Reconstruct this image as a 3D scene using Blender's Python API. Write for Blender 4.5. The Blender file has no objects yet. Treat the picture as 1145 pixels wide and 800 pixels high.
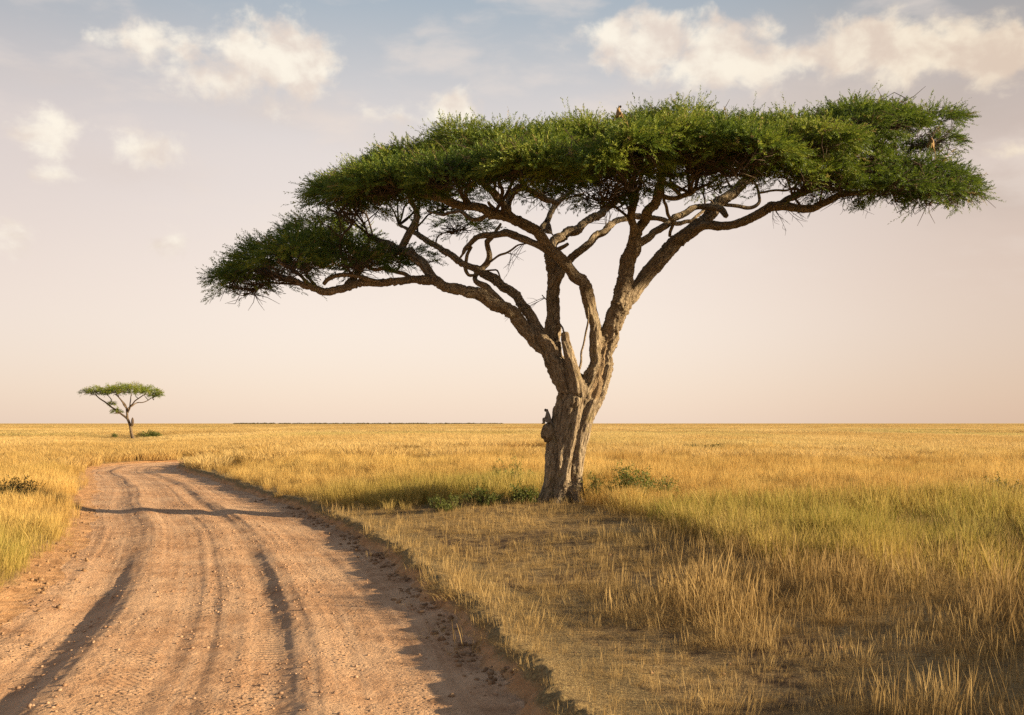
import bpy, math, random
import numpy as np
from mathutils import Vector, kdtree

random.seed(7)
rng = np.random.default_rng(11)
scene = bpy.context.scene
COL = scene.collection

# ------------------------------------------------------------------ camera geometry
H = 2.0                      # eye height
F = 1145 * 35 / 36.0         # focal length in photo pixels
CX, HY = 572.5, 473.5        # optical axis column, horizon row


def P(px, py, d):
    """world point seen at photo pixel (px,py) at depth d"""
    return np.array([(px - CX) / F * d, d, H + (HY - py) / F * d])


# ------------------------------------------------------------------ numpy noise
def _hash(ix, iy, iz, seed):
    h = (ix * 374761393 + iy * 668265263 + iz * 2147483647 + seed * 1274126177) & 0xFFFFFFFF
    h = ((h ^ (h >> 13)) * 1274126177) & 0xFFFFFFFF
    h = ((h ^ (h >> 16)) * 2246822519) & 0xFFFFFFFF
    return ((h ^ (h >> 15)) & 0xFFFFFF) / float(0xFFFFFF)


def vnoise(p, seed=0):
    p = np.asarray(p, dtype=np.float64)
    i = np.floor(p).astype(np.int64)
    f = p - i
    f = f * f * f * (f * (f * 6 - 15) + 10)
    x, y, z = i[:, 0], i[:, 1], i[:, 2]
    r = 0
    for dx in (0, 1):
        wx = f[:, 0] if dx else 1 - f[:, 0]
        for dy in (0, 1):
            wy = f[:, 1] if dy else 1 - f[:, 1]
            for dz in (0, 1):
                wz = f[:, 2] if dz else 1 - f[:, 2]
                r = r + wx * wy * wz * _hash(x + dx, y + dy, z + dz, seed)
    return r


def fbm(p, seed=0, oct=4, gain=.5):
    p = np.asarray(p, dtype=np.float64)
    a, s, t = 1.0, 0, 0
    for o in range(oct):
        s = s + a * vnoise(p * (2.03 ** o) + o * 17.3, seed + o)
        t += a
        a *= gain
    return s / t


def fbm2(x, y, sc, seed=0, oct=4, gain=.5):
    return fbm(np.stack([x / sc, y / sc, np.full_like(x, .37)], 1), seed, oct, gain)


def sstep(a, b, x):
    t = np.clip((x - a) / (b - a), 0, 1)
    return t * t * (3 - 2 * t)


# ------------------------------------------------------------------ object helpers
def tag(o, label=None, cat=None, group=None, kind=None):
    if label: o['label'] = label
    if cat: o['category'] = cat
    if group: o['group'] = group
    if kind: o['kind'] = kind
    return o


def empty(name, loc):
    o = bpy.data.objects.new(name, None)
    COL.objects.link(o)
    o.location = loc
    o.empty_display_size = .3
    return o


def mesh_np(name, v, faces, mat=None, smooth=True):
    """v (N,3); faces either (M,4)/(M,3) array or a list of such arrays"""
    me = bpy.data.meshes.new(name)
    v = np.asarray(v, dtype=np.float32)
    if not isinstance(faces, (list, tuple)):
        faces = [faces]
    faces = [np.asarray(f, dtype=np.int32) for f in faces if len(f)]
    loops = np.concatenate([f.ravel() for f in faces])
    tot = np.concatenate([np.full(len(f), f.shape[1], np.int32) for f in faces])
    start = np.concatenate([[0], np.cumsum(tot)[:-1]]).astype(np.int32)
    me.vertices.add(len(v)); me.vertices.foreach_set('co', v.ravel())
    me.loops.add(len(loops)); me.loops.foreach_set('vertex_index', loops)
    me.polygons.add(len(tot)); me.polygons.foreach_set('loop_start', start)
    me.polygons.foreach_set('loop_total', tot)
    me.update(calc_edges=True)
    if smooth:
        me.polygons.foreach_set('use_smooth', np.ones(len(tot), bool))
    if mat: me.materials.append(mat)
    me.validate()
    return me


def add_attr(me, name, typ, data, domain='POINT'):
    a = me.attributes.new(name, typ, domain)
    key = 'vector' if typ == 'FLOAT_VECTOR' else 'value'
    a.data.foreach_set(key, np.asarray(data, dtype=np.int32 if typ == 'INT' else np.float32).ravel())


def link(name, me, parent=None, loc=(0, 0, 0)):
    o = bpy.data.objects.new(name, me)
    COL.objects.link(o)
    o.location = loc
    if parent: o.parent = parent
    return o


# ------------------------------------------------------------------ node helpers
class NT:
    def __init__(self, tree):
        self.t = tree
        tree.nodes.clear()

    def n(self, typ, **kw):
        nd = self.t.nodes.new(typ)
        for k, v in kw.items():
            setattr(nd, k, v)
        return nd

    def put(self, sock, val):
        if isinstance(val, bpy.types.NodeSocket):
            self.t.links.new(val, sock)
        elif isinstance(val, (tuple, list)) and sock.type == 'RGBA' and len(val) == 3:
            sock.default_value = (*val, 1)
        else:
            sock.default_value = val

    def m(self, op, a, b=None, c=None, clamp=False):
        nd = self.n('ShaderNodeMath', operation=op, use_clamp=clamp)
        self.put(nd.inputs[0], a)
        if b is not None: self.put(nd.inputs[1], b)
        if c is not None: self.put(nd.inputs[2], c)
        return nd.outputs[0]

    def vm(self, op, a, b=None):
        nd = self.n('ShaderNodeVectorMath', operation=op)
        self.put(nd.inputs[0], a)
        if b is not None:
            self.put(nd.inputs['Scale'] if op == 'SCALE' else nd.inputs[1], b)
        return nd.outputs[1 if op in ('LENGTH', 'DOT_PRODUCT') else 0]

    def mix(self, fac, a, b, mode='MIX', clamp=True):
        nd = self.n('ShaderNodeMix', data_type='RGBA', blend_type=mode)
        nd.clamp_factor = clamp
        self.put(nd.inputs[0], fac); self.put(nd.inputs[6], a); self.put(nd.inputs[7], b)
        return nd.outputs[2]

    def ss(self, x, a, b, lo=0., hi=1.):
        nd = self.n('ShaderNodeMapRange', interpolation_type='SMOOTHSTEP')
        self.put(nd.inputs[0], x); self.put(nd.inputs[1], a); self.put(nd.inputs[2], b)
        self.put(nd.inputs[3], lo); self.put(nd.inputs[4], hi)
        return nd.outputs[0]

    def noise(self, vec, scale, detail=4., rough=.55, dist=0.):
        nd = self.n('ShaderNodeTexNoise')
        if vec is not None: self.put(nd.inputs['Vector'], vec)
        nd.inputs['Scale'].default_value = scale
        nd.inputs['Detail'].default_value = detail
        nd.inputs['Roughness'].default_value = rough
        nd.inputs['Distortion'].default_value = dist
        return nd.outputs[0]

    def attr(self, name, kind='GEOMETRY'):
        return self.n('ShaderNodeAttribute', attribute_name=name, attribute_type=kind)

    def ramp(self, fac, stops):
        nd = self.n('ShaderNodeValToRGB')
        self.put(nd.inputs[0], fac)
        el = nd.color_ramp.elements
        while len(el) < len(stops): el.new(.5)
        for e, (p, c) in zip(el, stops):
            e.position = p; e.color = (*c, 1)
        return nd.outputs[0]

    def bump(self, height, strength, dist, normal=None):
        nd = self.n('ShaderNodeBump')
        nd.inputs['Strength'].default_value = strength
        nd.inputs['Distance'].default_value = dist
        self.put(nd.inputs['Height'], height)
        if normal is not None: self.put(nd.inputs['Normal'], normal)
        return nd.outputs[0]


def new_mat(name):
    m = bpy.data.materials.new(name)
    m.use_nodes = True
    return m, NT(m.node_tree)


def finish(nt, color, rough=.9, normal=None, translucent=None, tfac=.35, spec=.2):
    out = nt.n('ShaderNodeOutputMaterial')
    b = nt.n('ShaderNodeBsdfPrincipled')
    nt.put(b.inputs['Base Color'], color)
    nt.put(b.inputs['Roughness'], rough)
    b.inputs['Specular IOR Level'].default_value = spec
    if normal is not None: nt.put(b.inputs['Normal'], normal)
    sh = b.outputs[0]
    if translucent is not None:
        tr = nt.n('ShaderNodeBsdfTranslucent')
        nt.put(tr.inputs[0], translucent)
        mx = nt.n('ShaderNodeMixShader')
        mx.inputs[0].default_value = tfac
        nt.t.links.new(sh, mx.inputs[1]); nt.t.links.new(tr.outputs[0], mx.inputs[2])
        sh = mx.outputs[0]
    nt.t.links.new(sh, out.inputs[0])


# ------------------------------------------------------------------ materials
def mat_bark():
    m, nt = new_mat('bark')
    q = nt.attr('grain').outputs['Vector']
    bare = nt.attr('bare').outputs['Fac']
    pos = nt.n('ShaderNodeTexCoord').outputs['Object']
    fur = nt.noise(q, 26, 6, .62, .6)
    fur2 = nt.noise(q, 60, 5, .6, .3)
    big = nt.noise(pos, 1.3, 4, .55)
    spots = nt.noise(pos, 7, 5, .65)
    c = nt.ramp(fur, [(.30, (.040, .028, .019)), (.39, (.175, .125, .076)), (.50, (.35, .270, .175)), (.69, (.54, .435, .295))])
    c = nt.mix(nt.ss(big, .45, .65), c, nt.mix(.35, c, (.24, .17, .10)))
    c = nt.mix(nt.ss(spots, .56, .70, 0, .55), c, (.27, .22, .07))      # lichen
    c = nt.mix(nt.ss(fur2, .5, .36, 0, .45), c, (.07, .05, .035))
    wood = nt.ramp(fur2, [(.3, (.26, .17, .09)), (.7, (.50, .36, .21))])
    c = nt.mix(nt.m('MULTIPLY', bare, 1.0), c, wood)
    plate = nt.noise(nt.vm('ADD', q, nt.vm('SCALE', pos, .35)), 21, 5, .65, .8)
    c = nt.mix(nt.ss(plate, .46, .35, 0, .55), c, (.05, .036, .026))
    c = nt.mix(nt.ss(nt.noise(pos, 2.6, 4, .6), .5, .68, 0, .45), c, nt.mix(1., c, (.62, .58, .56), 'MULTIPLY'))
    hgt = nt.m('ADD', nt.m('ADD', fur, nt.m('MULTIPLY', fur2, .45)), nt.m('MULTIPLY', plate, .8))
    finish(nt, c, .92, nt.bump(hgt, 1.0, .07))
    return m


def mat_twig():
    m, nt = new_mat('twig_bark')
    pos = nt.n('ShaderNodeTexCoord').outputs['Object']
    f = nt.noise(pos, 9, 4, .6)
    c = nt.ramp(f, [(.3, (.04, .028, .02)), (.55, (.085, .06, .04)), (.75, (.16, .115, .07))])
    finish(nt, c, .9)
    return m


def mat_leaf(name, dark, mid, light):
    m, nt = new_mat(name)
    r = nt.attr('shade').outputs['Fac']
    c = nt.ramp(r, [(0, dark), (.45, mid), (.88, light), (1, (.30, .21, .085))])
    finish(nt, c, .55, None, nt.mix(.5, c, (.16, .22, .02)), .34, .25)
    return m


def mat_grass(name, dry0, dry1, green, tr=.42):
    m, nt = new_mat(name)
    tint = nt.attr('tint', 'INSTANCER').outputs['Fac']
    val = nt.attr('val', 'INSTANCER').outputs['Fac']
    h = nt.attr('h').outputs['Fac']
    br = nt.attr('br').outputs['Fac']
    k = nt.m('ADD', nt.m('MULTIPLY', val, .6), nt.m('MULTIPLY', br, .4))
    c = nt.mix(k, dry0, dry1)
    g = nt.m('MULTIPLY', tint, nt.ss(br, .1, .9, 1.0, .45))
    c = nt.mix(g, c, green)
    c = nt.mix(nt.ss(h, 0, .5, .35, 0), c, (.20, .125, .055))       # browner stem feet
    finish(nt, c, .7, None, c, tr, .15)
    return m


def mat_ground():
    m, nt = new_mat('savanna_soil')
    pos = nt.n('ShaderNodeNewGeometry').outputs['Position']
    zone = nt.attr('zone').outputs['Fac']           # 1 = tall grass, 0 = short trampled grass
    a = nt.noise(pos, .35, 5, .6)
    b = nt.noise(pos, 5, 6, .65)
    f = nt.noise(pos, 38, 4, .6, .8)
    far = nt.noise(nt.vm('MULTIPLY', pos, (1, .35, 1)), .02, 6, .6)
    soil = nt.ramp(b, [(.28, (.045, .028, .016)), (.5, (.115, .070, .036)), (.72, (.22, .145, .070))])
    straw = nt.ramp(f, [(.3, (.16, .098, .042)), (.52, (.34, .225, .095)), (.7, (.50, .35, .155))])
    short = nt.mix(nt.ss(nt.m('ADD', a, nt.m('MULTIPLY', b, .6)), .62, .95), soil, straw)
    tall = nt.ramp(f, [(.3, (.20, .125, .04)), (.7, (.36, .24, .075))])
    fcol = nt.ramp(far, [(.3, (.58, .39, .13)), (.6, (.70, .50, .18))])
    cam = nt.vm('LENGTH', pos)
    tall = nt.mix(nt.ss(cam, 60, 400), tall, fcol)  # sunlit look of far grass painted into the ground, growing with distance
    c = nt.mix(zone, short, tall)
    hgt = nt.m('ADD', b, nt.m('MULTIPLY', f, .5))
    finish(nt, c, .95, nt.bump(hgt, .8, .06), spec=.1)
    return m


def mat_road():
    m, nt = new_mat('red_dirt')
    pos = nt.n('ShaderNodeNewGeometry').outputs['Position']
    lat = nt.attr('lat').outputs['Fac']             # 0 left edge .. 1 right edge
    sl = nt.attr('along').outputs['Fac']            # metres along the road
    stain = nt.attr('stain').outputs['Fac']
    a = nt.noise(pos, .55, 5, .6)
    b = nt.noise(pos, 3.2, 6, .65)
    f = nt.noise(pos, 30, 5, .65)
    co = nt.n('ShaderNodeCombineXYZ')
    nt.put(co.inputs[0], nt.m('MULTIPLY', lat, 40)); nt.put(co.inputs[1], nt.m('MULTIPLY', sl, .22))
    streak = nt.noise(co.outputs[0], 1.0, 5, .6)
    c = nt.ramp(b, [(.25, (.28, .145, .070)), (.5, (.46, .262, .138)), (.75, (.58, .36, .205))])
    c = nt.mix(nt.ss(a, .4, .65), c, nt.mix(.6, c, (.63, .41, .24)))
    c = nt.mix(nt.ss(streak, .45, .7, 0, .5), c, (.62, .40, .235))
    c = nt.mix(nt.ss(f, .42, .28, 0, .6), c, (.22, .125, .07))
    # gravelly crown between the wheel tracks
    v = nt.n('ShaderNodeTexVoronoi'); nt.put(v.inputs['Vector'], pos); v.inputs['Scale'].default_value = 17
    v.inputs['Randomness'].default_value = 1
    grav = nt.m('MULTIPLY', nt.ss(nt.noise(pos, 1.7, 4, .6), .45, .6), nt.ss(lat, .985, .8))
    peb = nt.m('MULTIPLY', nt.ss(v.outputs['Distance'], .42, .12), grav)
    c = nt.mix(nt.m('MULTIPLY', peb, .45), c, nt.mix(v.outputs['Color'], (.30, .17, .09), (.54, .37, .23)))
    c = nt.mix(nt.m('MULTIPLY', stain, .85), c, (.10, .058, .035))
    # tyre tread print
    wav = nt.m('SINE', nt.m('MULTIPLY', sl, 62.))
    chev = nt.m('SINE', nt.m('ADD', nt.m('MULTIPLY', sl, 62.), nt.m('MULTIPLY', lat, 300.)))
    t1 = nt.m('MULTIPLY', nt.ss(lat, .555, .575), nt.ss(lat, .645, .625))
    t2 = nt.m('MULTIPLY', nt.ss(lat, .30, .33), nt.ss(lat, .40, .37))
    t3 = nt.m('MULTIPLY', nt.ss(lat, .74, .76), nt.ss(lat, .86, .84))
    pres = nt.ss(nt.noise(pos, .8, 3, .5), .42, .62)
    tread = nt.m('MULTIPLY', nt.m('ADD', nt.m('MULTIPLY', wav, t1),
                 nt.m('MULTIPLY', chev, nt.m('ADD', nt.m('MULTIPLY', t2, .5), nt.m('MULTIPLY', t3, .35)))), pres)
    n1 = nt.bump(nt.m('ADD', nt.m('MULTIPLY', f, .9), nt.m('MULTIPLY', b, .8)), .75, .05)
    n2 = nt.bump(peb, .9, .02, n1)
    n3 = nt.bump(tread, .8, .016, n2)
    finish(nt, c, .95, n3, spec=.12)
    return m


def mat_verge():
    m, nt = new_mat('eroded_verge')
    pos = nt.n('ShaderNodeNewGeometry').outputs['Position']
    b = nt.noise(pos, 4, 6, .65)
    f = nt.noise(pos, 34, 5, .65, .6)
    top = nt.attr('top').outputs['Fac']
    dirt = nt.ramp(b, [(.28, (.30, .155, .068)), (.5, (.47, .26, .12)), (.72, (.58, .345, .175))])
    straw = nt.ramp(f, [(.3, (.13, .085, .04)), (.52, (.25, .17, .075)), (.7, (.38, .28, .125))])
    c = nt.mix(nt.ss(nt.m('ADD', top, nt.m('MULTIPLY', nt.m('SUBTRACT', b, .5), .9)), .35, .8), dirt, straw)
    finish(nt, c, .95, nt.bump(nt.m('ADD', b, nt.m('MULTIPLY', f, .6)), .85, .06), spec=.1)
    return m


def mat_plain(name, c0, c1, scale=20, rough=.85):
    m, nt = new_mat(name)
    pos = nt.n('ShaderNodeTexCoord').outputs['Object']
    finish(nt, nt.mix(nt.ss(nt.noise(pos, scale, 4, .6), .35, .65), c0, c1), rough)
    return m


M_BARK, M_TWIG = mat_bark(), mat_twig()
M_LEAF = mat_leaf('acacia_leaf', (.026, .056, .011), (.100, .155, .020), (.29, .32, .042))
M_SHRUB = mat_leaf('shrub_leaf', (.06, .070, .018), (.13, .145, .036), (.24, .25, .065))
M_DRYSHRUB = mat_leaf('dry_shrub_leaf', (.03, .022, .012), (.06, .048, .02), (.10, .085, .03))
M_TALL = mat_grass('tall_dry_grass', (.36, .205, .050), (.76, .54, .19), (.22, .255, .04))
M_FAR = mat_grass('hazed_plains_grass', (.47, .30, .095), (.80, .61, .27), (.34, .33, .09))  # distance haze painted into the colour, paler than the near grass
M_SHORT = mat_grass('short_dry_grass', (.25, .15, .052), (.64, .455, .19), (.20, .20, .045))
M_GROUND, M_ROAD, M_VERGE = mat_ground(), mat_road(), mat_verge()
M_STONE = mat_plain('pebble', (.22, .125, .07), (.40, .26, .16), 14)

# ------------------------------------------------------------------ road layout
def catmull(pts, step):
    pts = np.asarray(pts, float)
    q = np.vstack([2 * pts[0] - pts[1], pts, 2 * pts[-1] - pts[-2]])
    out = []
    for i in range(1, len(q) - 2):
        p0, p1, p2, p3 = q[i - 1], q[i], q[i + 1], q[i + 2]
        n = max(2, int(np.linalg.norm((p2 - p1)[:3]) / step) + 1)
        t = np.linspace(0, 1, n, endpoint=False)[:, None]
        out.append(.5 * ((2 * p1) + (-p0 + p2) * t + (2 * p0 - 5 * p1 + 4 * p2 - p3) * t ** 2
                         + (-p0 + 3 * p1 - 3 * p2 + p3) * t ** 3))
    out.append(pts[-1][None])
    return np.vstack(out)


CL = catmull([(-.75, -6), (-.95, -2), (-1.2, 1), (-1.65, 4.5), (-2.3, 7.5), (-3.05, 10.8), (-4.1, 14.5), (-5.95, 20),
              (-8.75, 26.6), (-13.7, 38), (-16.9, 44.8), (-18.35, 49.2), (-18.6, 52.0), (-17.6, 54.4), (-14.2, 56.3),
              (-8, 57.8), (4, 59.5), (20, 61)], .12)
_seg = np.linalg.norm(np.diff(CL, axis=0), axis=1)
CS = np.concatenate([[0], np.cumsum(_seg)])
CT = np.gradient(CL, axis=0)
CT /= np.linalg.norm(CT, axis=1)[:, None]
CN = np.stack([CT[:, 1], -CT[:, 0]], 1)          # to the right of travel


def half_w(s):
    s = np.asarray(s, float)
    z = np.zeros_like(s)
    base = np.interp(s, [0, 14, 30, 44, 60, 90], [2.45, 2.4, 2.3, 2.0, 1.75, 1.75])
    wob = (fbm(np.stack([s / 1.1, z, z], 1), 5, 4, .6) - .5)
    wob2 = (fbm(np.stack([s / 1.3, z + 9, z], 1), 6, 4, .6) - .5)
    rag = (fbm(np.stack([s / .33, z + 20, z], 1), 7, 3, .6) - .5)
    return base + wob2 * .5 + rag * .12, base + wob * .42 + rag * .22       # left, right


def road_coords(x, y):
    """signed lateral offset and arc length for points (vectorised, chunked)"""
    t = np.full(len(x), 1e3); s = np.zeros(len(x))
    near = np.where((y > -12) & (y < 72) & (x > -34) & (x < 30))[0]
    sub = CL[::2]; ssub = np.arange(len(CL))[::2]
    for c in range(0, len(near), 20000):
        ii = near[c:c + 20000]
        d2 = (x[ii, None] - sub[None, :, 0]) ** 2 + (y[ii, None] - sub[None, :, 1]) ** 2
        k = ssub[np.argmin(d2, 1)]
        dx, dy = x[ii] - CL[k, 0], y[ii] - CL[k, 1]
        lat = dx * CN[k, 0] + dy * CN[k, 1]
        dist = np.sqrt(np.min(d2, 1))
        t[ii] = np.sign(lat) * np.maximum(np.abs(lat), np.where(dist > np.abs(lat) + .6, dist, 0))
        s[ii] = CS[k] + dx * CT[k, 0] + dy * CT[k, 1]
    return t, s


ROAD_Z = -.15


def plain_z(x, y):
    r = np.sqrt(x * x + y * y)
    k = 1 / (1 + (r / 250) ** 2)
    xr = np.interp(y, [-10, 0, 6.8, 11, 15.5, 20, 28, 38, 45, 50, 100, 400], [1.6, 1.4, .5, -.7, -2, -3.6, -6.8, -11.2, -14.7, -17, -30, -90])
    rise = .30 * sstep(.2, 5.2, x - xr) * sstep(-12, 2, y)
    und = (fbm2(x, y, 6.5, 21, 3) - .5) * .20 + (fbm2(x, y, 28., 22, 2) - .5) * .12
    return rise + und * k * sstep(.5, 5, np.sqrt((x - 1.08) ** 2 + (y - 21.75) ** 2))


def bank(t, s):
    """0 on the road, 1 up on the plain"""
    hl, hr = half_w(s)
    r = sstep(hr - .03, hr + .24, t)
    l = sstep(hl - .15, hl + 1.1, -t)
    return np.maximum(r, l)


def road_z(t, s):
    hl = hr = np.interp(s, [0, 14, 30, 44, 60, 90], [2.45, 2.4, 2.3, 2.0, 1.75, 1.75])
    u = (t + hl) / (hl + hr)
    z0 = np.zeros_like(s)
    n1 = fbm(np.stack([s / 2.2, z0, z0], 1), 31, 3)
    n2 = fbm(np.stack([s / 3.1, z0 + 4, z0], 1), 32, 3)
    nw = fbm(np.stack([s / 6.5, z0 + 2, z0], 1), 35, 2)
    wob = (nw - .5) * .07 + (n1 - .5) * .008
    g = lambda c, w: np.exp(-((u + wob - c) / w) ** 2)
    amp = np.interp(s, [0, 10, 14, 18, 22, 26, 40, 60], [.35, .7, 1.35, 1.5, .75, .35, .45, .35])
    n3 = fbm(np.stack([s / 1.0, z0 + 7, z0], 1), 36, 3)
    z = -.050 * amp * (.25 + 1.5 * n2) * g(.160, .062)         # left wheel rut
    z += .036 * (.5 + n1) * g(.268, .058)                      # pale ridge beside it
    z += -.029 * (.35 + 1.1 * n2) * g(.60, .048) + -.010 * (n3 - .3) * g(.60, .03)                # middle rut
    z += .022 * (.3 + 1.4 * n2) * g(.675, .045)               # ridge on its right
    z += -.030 * g(.86, .085) + -.018 * g(.43, .08)
    comb = fbm(np.stack([(u + wob) * 40, s / 9., z0], 1), 37, 4, .6) - .5
    z += comb * .024
    x = t; fine = fbm(np.stack([t / .5, s / .9, z0], 1), 33, 5, .55) - .5
    micro = fbm(np.stack([t / .11, s / .13, z0], 1), 34, 3, .55) - .5
    z += fine * .024 + micro * .015
    return z


def surf_z(x, y, t=None, s=None):
    if t is None: t, s = road_coords(x, y)
    return plain_z(x, y) + (1 - bank(t, s)) * ROAD_Z


# tall-grass zone: 1 tall, 0 short trampled grass
def zone_tall(x, y):
    db = np.interp(x, [-30, -9, -6, 0, 1.2, 2.2, 2.9, 3.3, 4.4, 7, 12, 40],
                   [27, 27, 22.3, 21.6, 21.8, 18.4, 13.6, 10.8, 9.1, 8.2, 7.7, 7.7])
    w = (fbm2(x, y, 2.2, 41, 3) - .5) * 3.2
    w = w * np.clip(np.abs(x - 1.1) / 2.0, .25, 1)
    right = sstep(-.7, .9, y - db + w)
    t, s = road_coords(x, y)
    return np.where(t < 0, 1.0, right)


# ------------------------------------------------------------------ ground sheet
def build_ground():
    a_f = np.arange(-42, 50, .22)
    a_c = np.arange(50, 318, 4.0)
    ang = np.radians(np.concatenate([a_f, a_c]))
    rr = np.concatenate([[.4], np.geomspace(1.0, 14000, 560)])
    A, R = np.meshgrid(ang, rr)
    x, y = (R * np.sin(A)).ravel(), (R * np.cos(A)).ravel()
    t, s = road_coords(x, y)
    hl, hr = half_w(s)
    z = plain_z(x, y)
    inside = sstep(hr + .75, hr + .25, t) * sstep(-hl - 1.55, -hl - 1.05, t)
    z = z - .7 * inside
    na, nr = len(ang), len(rr)
    idx = np.arange(na * nr).reshape(nr, na)
    nxt = np.roll(idx, -1, 1)
    q = np.stack([idx[:-1], nxt[:-1], nxt[1:], idx[1:]], -1).reshape(-1, 4)[:, ::-1]
    me = mesh_np('ground', np.stack([x, y, z], 1), q, M_GROUND)
    add_attr(me, 'zone', 'FLOAT', zone_tall(x, y))
    o = link('ground', me)
    return tag(o, 'flat savanna plain of dry soil and straw running to the horizon', 'ground', kind='structure')


def build_road():
    s_list = [0.0]
    while s_list[-1] < CS[-1] - .1:
        k = np.searchsorted(CS, s_list[-1])
        d = max(3.5, CL[min(k, len(CL) - 1), 1])
        s_list.append(s_list[-1] + max(.028, .0042 * d))
    s = np.array(s_list)
    cx, cy = np.interp(s, CS, CL[:, 0]), np.interp(s, CS, CL[:, 1])
    nx, ny = np.interp(s, CS, CN[:, 0]), np.interp(s, CS, CN[:, 1])
    hl, hr = half_w(s)
    nl, nm, nr_ = 30, 190, 34
    ul = np.linspace(0, 1, nl + 1)[:-1]; um = np.linspace(0, 1, nm + 1)[:-1]; ur = np.linspace(0, 1, nr_ + 1)
    rows = []
    T = np.concatenate([
        (-hl - 1.7)[:, None] + 1.7 * ul[None],
        (-hl)[:, None] + (hl + hr)[:, None] * um[None],
        hr[:, None] + .95 * (ur[None] ** 1.3)], 1)
    S = np.repeat(s[:, None], T.shape[1], 1)
    X = cx[:, None] + nx[:, None] * T
    Y = cy[:, None] + ny[:, None] * T
    sh = T.shape
    x, y, t, ss_ = X.ravel(), Y.ravel(), T.ravel(), S.ravel()
    b = bank(t, ss_)
    HL, HR = np.repeat(hl, sh[1]), np.repeat(hr, sh[1])
    z = plain_z(x, y) + (1 - b) * (ROAD_Z + road_z(t, ss_))
    # rough, crumbly lip
    lump = fbm2(x, y, .16, 51, 4, .6) - .5
    edge = np.exp(-((t - HR - .12) / .22) ** 2) + .6 * np.exp(-((t + HL + .4) / .5) ** 2)
    z += lump * .15 * np.clip(edge, 0, 1) + .03 * np.exp(-((t - HR - .30) / .15) ** 2)
    z += .006 * b
    # strip ends sink into the ground at its outer rim
    cm = np.zeros_like(x)
    idx = np.arange(sh[0] * sh[1]).reshape(sh)
    q = np.stack([idx[:-1, :-1], idx[:-1, 1:], idx[1:, 1:], idx[1:, :-1]], -1)
    V = np.stack([x, y, z], 1)
    hs = np.interp(ss_, [0, 14, 30, 44, 60, 90], [2.45, 2.4, 2.3, 2.0, 1.75, 1.75])
    lat = (t + hs) / (2 * hs)

    def part(name, cols, mat):
        f = np.concatenate([q[:, c0:c1].reshape(-1, 4) for c0, c1 in cols])
        used, inv = np.unique(f, return_inverse=True)
        me = mesh_np(name, V[used], inv.reshape(-1, 4), mat)
        add_attr(me, 'lat', 'FLOAT', lat[used]); add_attr(me, 'along', 'FLOAT', ss_[used])
        add_attr(me, 'stain', 'FLOAT', cm[used]); add_attr(me, 'top', 'FLOAT', b[used])
        return link(name, me)
    r = part('dirt_road', [(nl, nl + nm)], M_ROAD)
    tag(r, 'rutted reddish dirt road curving away to the left', 'road', kind='structure')
    v1 = part('road_verge', [(0, nl), (nl + nm, sh[1] - 1)], M_VERGE)
    tag(v1, 'crumbling earth verges along both sides of the dirt road', 'verge', kind='structure')


build_ground()
build_road()


# ------------------------------------------------------------------ pebbles (gravel on the road)
def build_gravel():
    t0 = (1 + 5 ** .5) / 2
    iv = np.array([(-1, t0, 0), (1, t0, 0), (-1, -t0, 0), (1, -t0, 0), (0, -1, t0), (0, 1, t0), (0, -1, -t0), (0, 1, -t0),
                   (t0, 0, -1), (t0, 0, 1), (-t0, 0, -1), (-t0, 0, 1)]) / 1.9
    fc = np.array([(0, 11, 5), (0, 5, 1), (0, 1, 7), (0, 7, 10), (0, 10, 11), (1, 5, 9), (5, 11, 4), (11, 10, 2), (10, 7, 6),
                   (7, 1, 8), (3, 9, 4), (3, 4, 2), (3, 2, 6), (3, 6, 8), (3, 8, 9), (4, 9, 5), (2, 4, 11), (6, 2, 10), (8, 6, 7), (9, 8, 1)])
    N = 7000
    s = 8 + 34 * rng.random(N) ** 1.6
    hl, hr = half_w(s)
    c = rng.choice([.1, .27, .45, .52, .68, .98, .03], N, p=[.1, .14, .2, .2, .2, .1, .06])
    u = np.clip(c + rng.normal(0, .06, N), -.04, 1.03)
    t = -hl + u * (hl + hr)
    x = np.interp(s, CS, CL[:, 0]) + np.interp(s, CS, CN[:, 0]) * t
    y = np.interp(s, CS, CL[:, 1]) + np.interp(s, CS, CN[:, 1]) * t
    keep = fbm2(x, y, 1.1, 61, 3) > .46
    x, y, t, s = x[keep], y[keep], t[keep], s[keep]
    N = len(x)
    z = plain_z(x, y) + (1 - bank(t, s)) * (ROAD_Z + road_z(t, s))
    sz = .005 + .016 * rng.random(N) ** 3
    V = iv[None] * (1 + .35 * (rng.random((N, 12, 1)) - .5)) * sz[:, None, None] * (np.array([1, .8, .6]) + .4 * rng.random((N, 1, 3)))
    a = rng.random(N) * 6.28
    ca, sa = np.cos(a)[:, None], np.sin(a)[:, None]
    V = np.stack([V[..., 0] * ca - V[..., 1] * sa, V[..., 0] * sa + V[..., 1] * ca, V[..., 2]], -1)
    V += np.stack([x, y, z + sz * .25], 1)[:, None]
    Fa = fc[None] + (np.arange(N) * 12)[:, None, None]
    me = mesh_np('gravel', V.reshape(-1, 3), Fa.reshape(-1, 3), M_STONE, smooth=False)
    tag(link('gravel', me), 'loose pale pebbles scattered over the dirt road', 'gravel', kind='stuff')


build_gravel()


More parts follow.
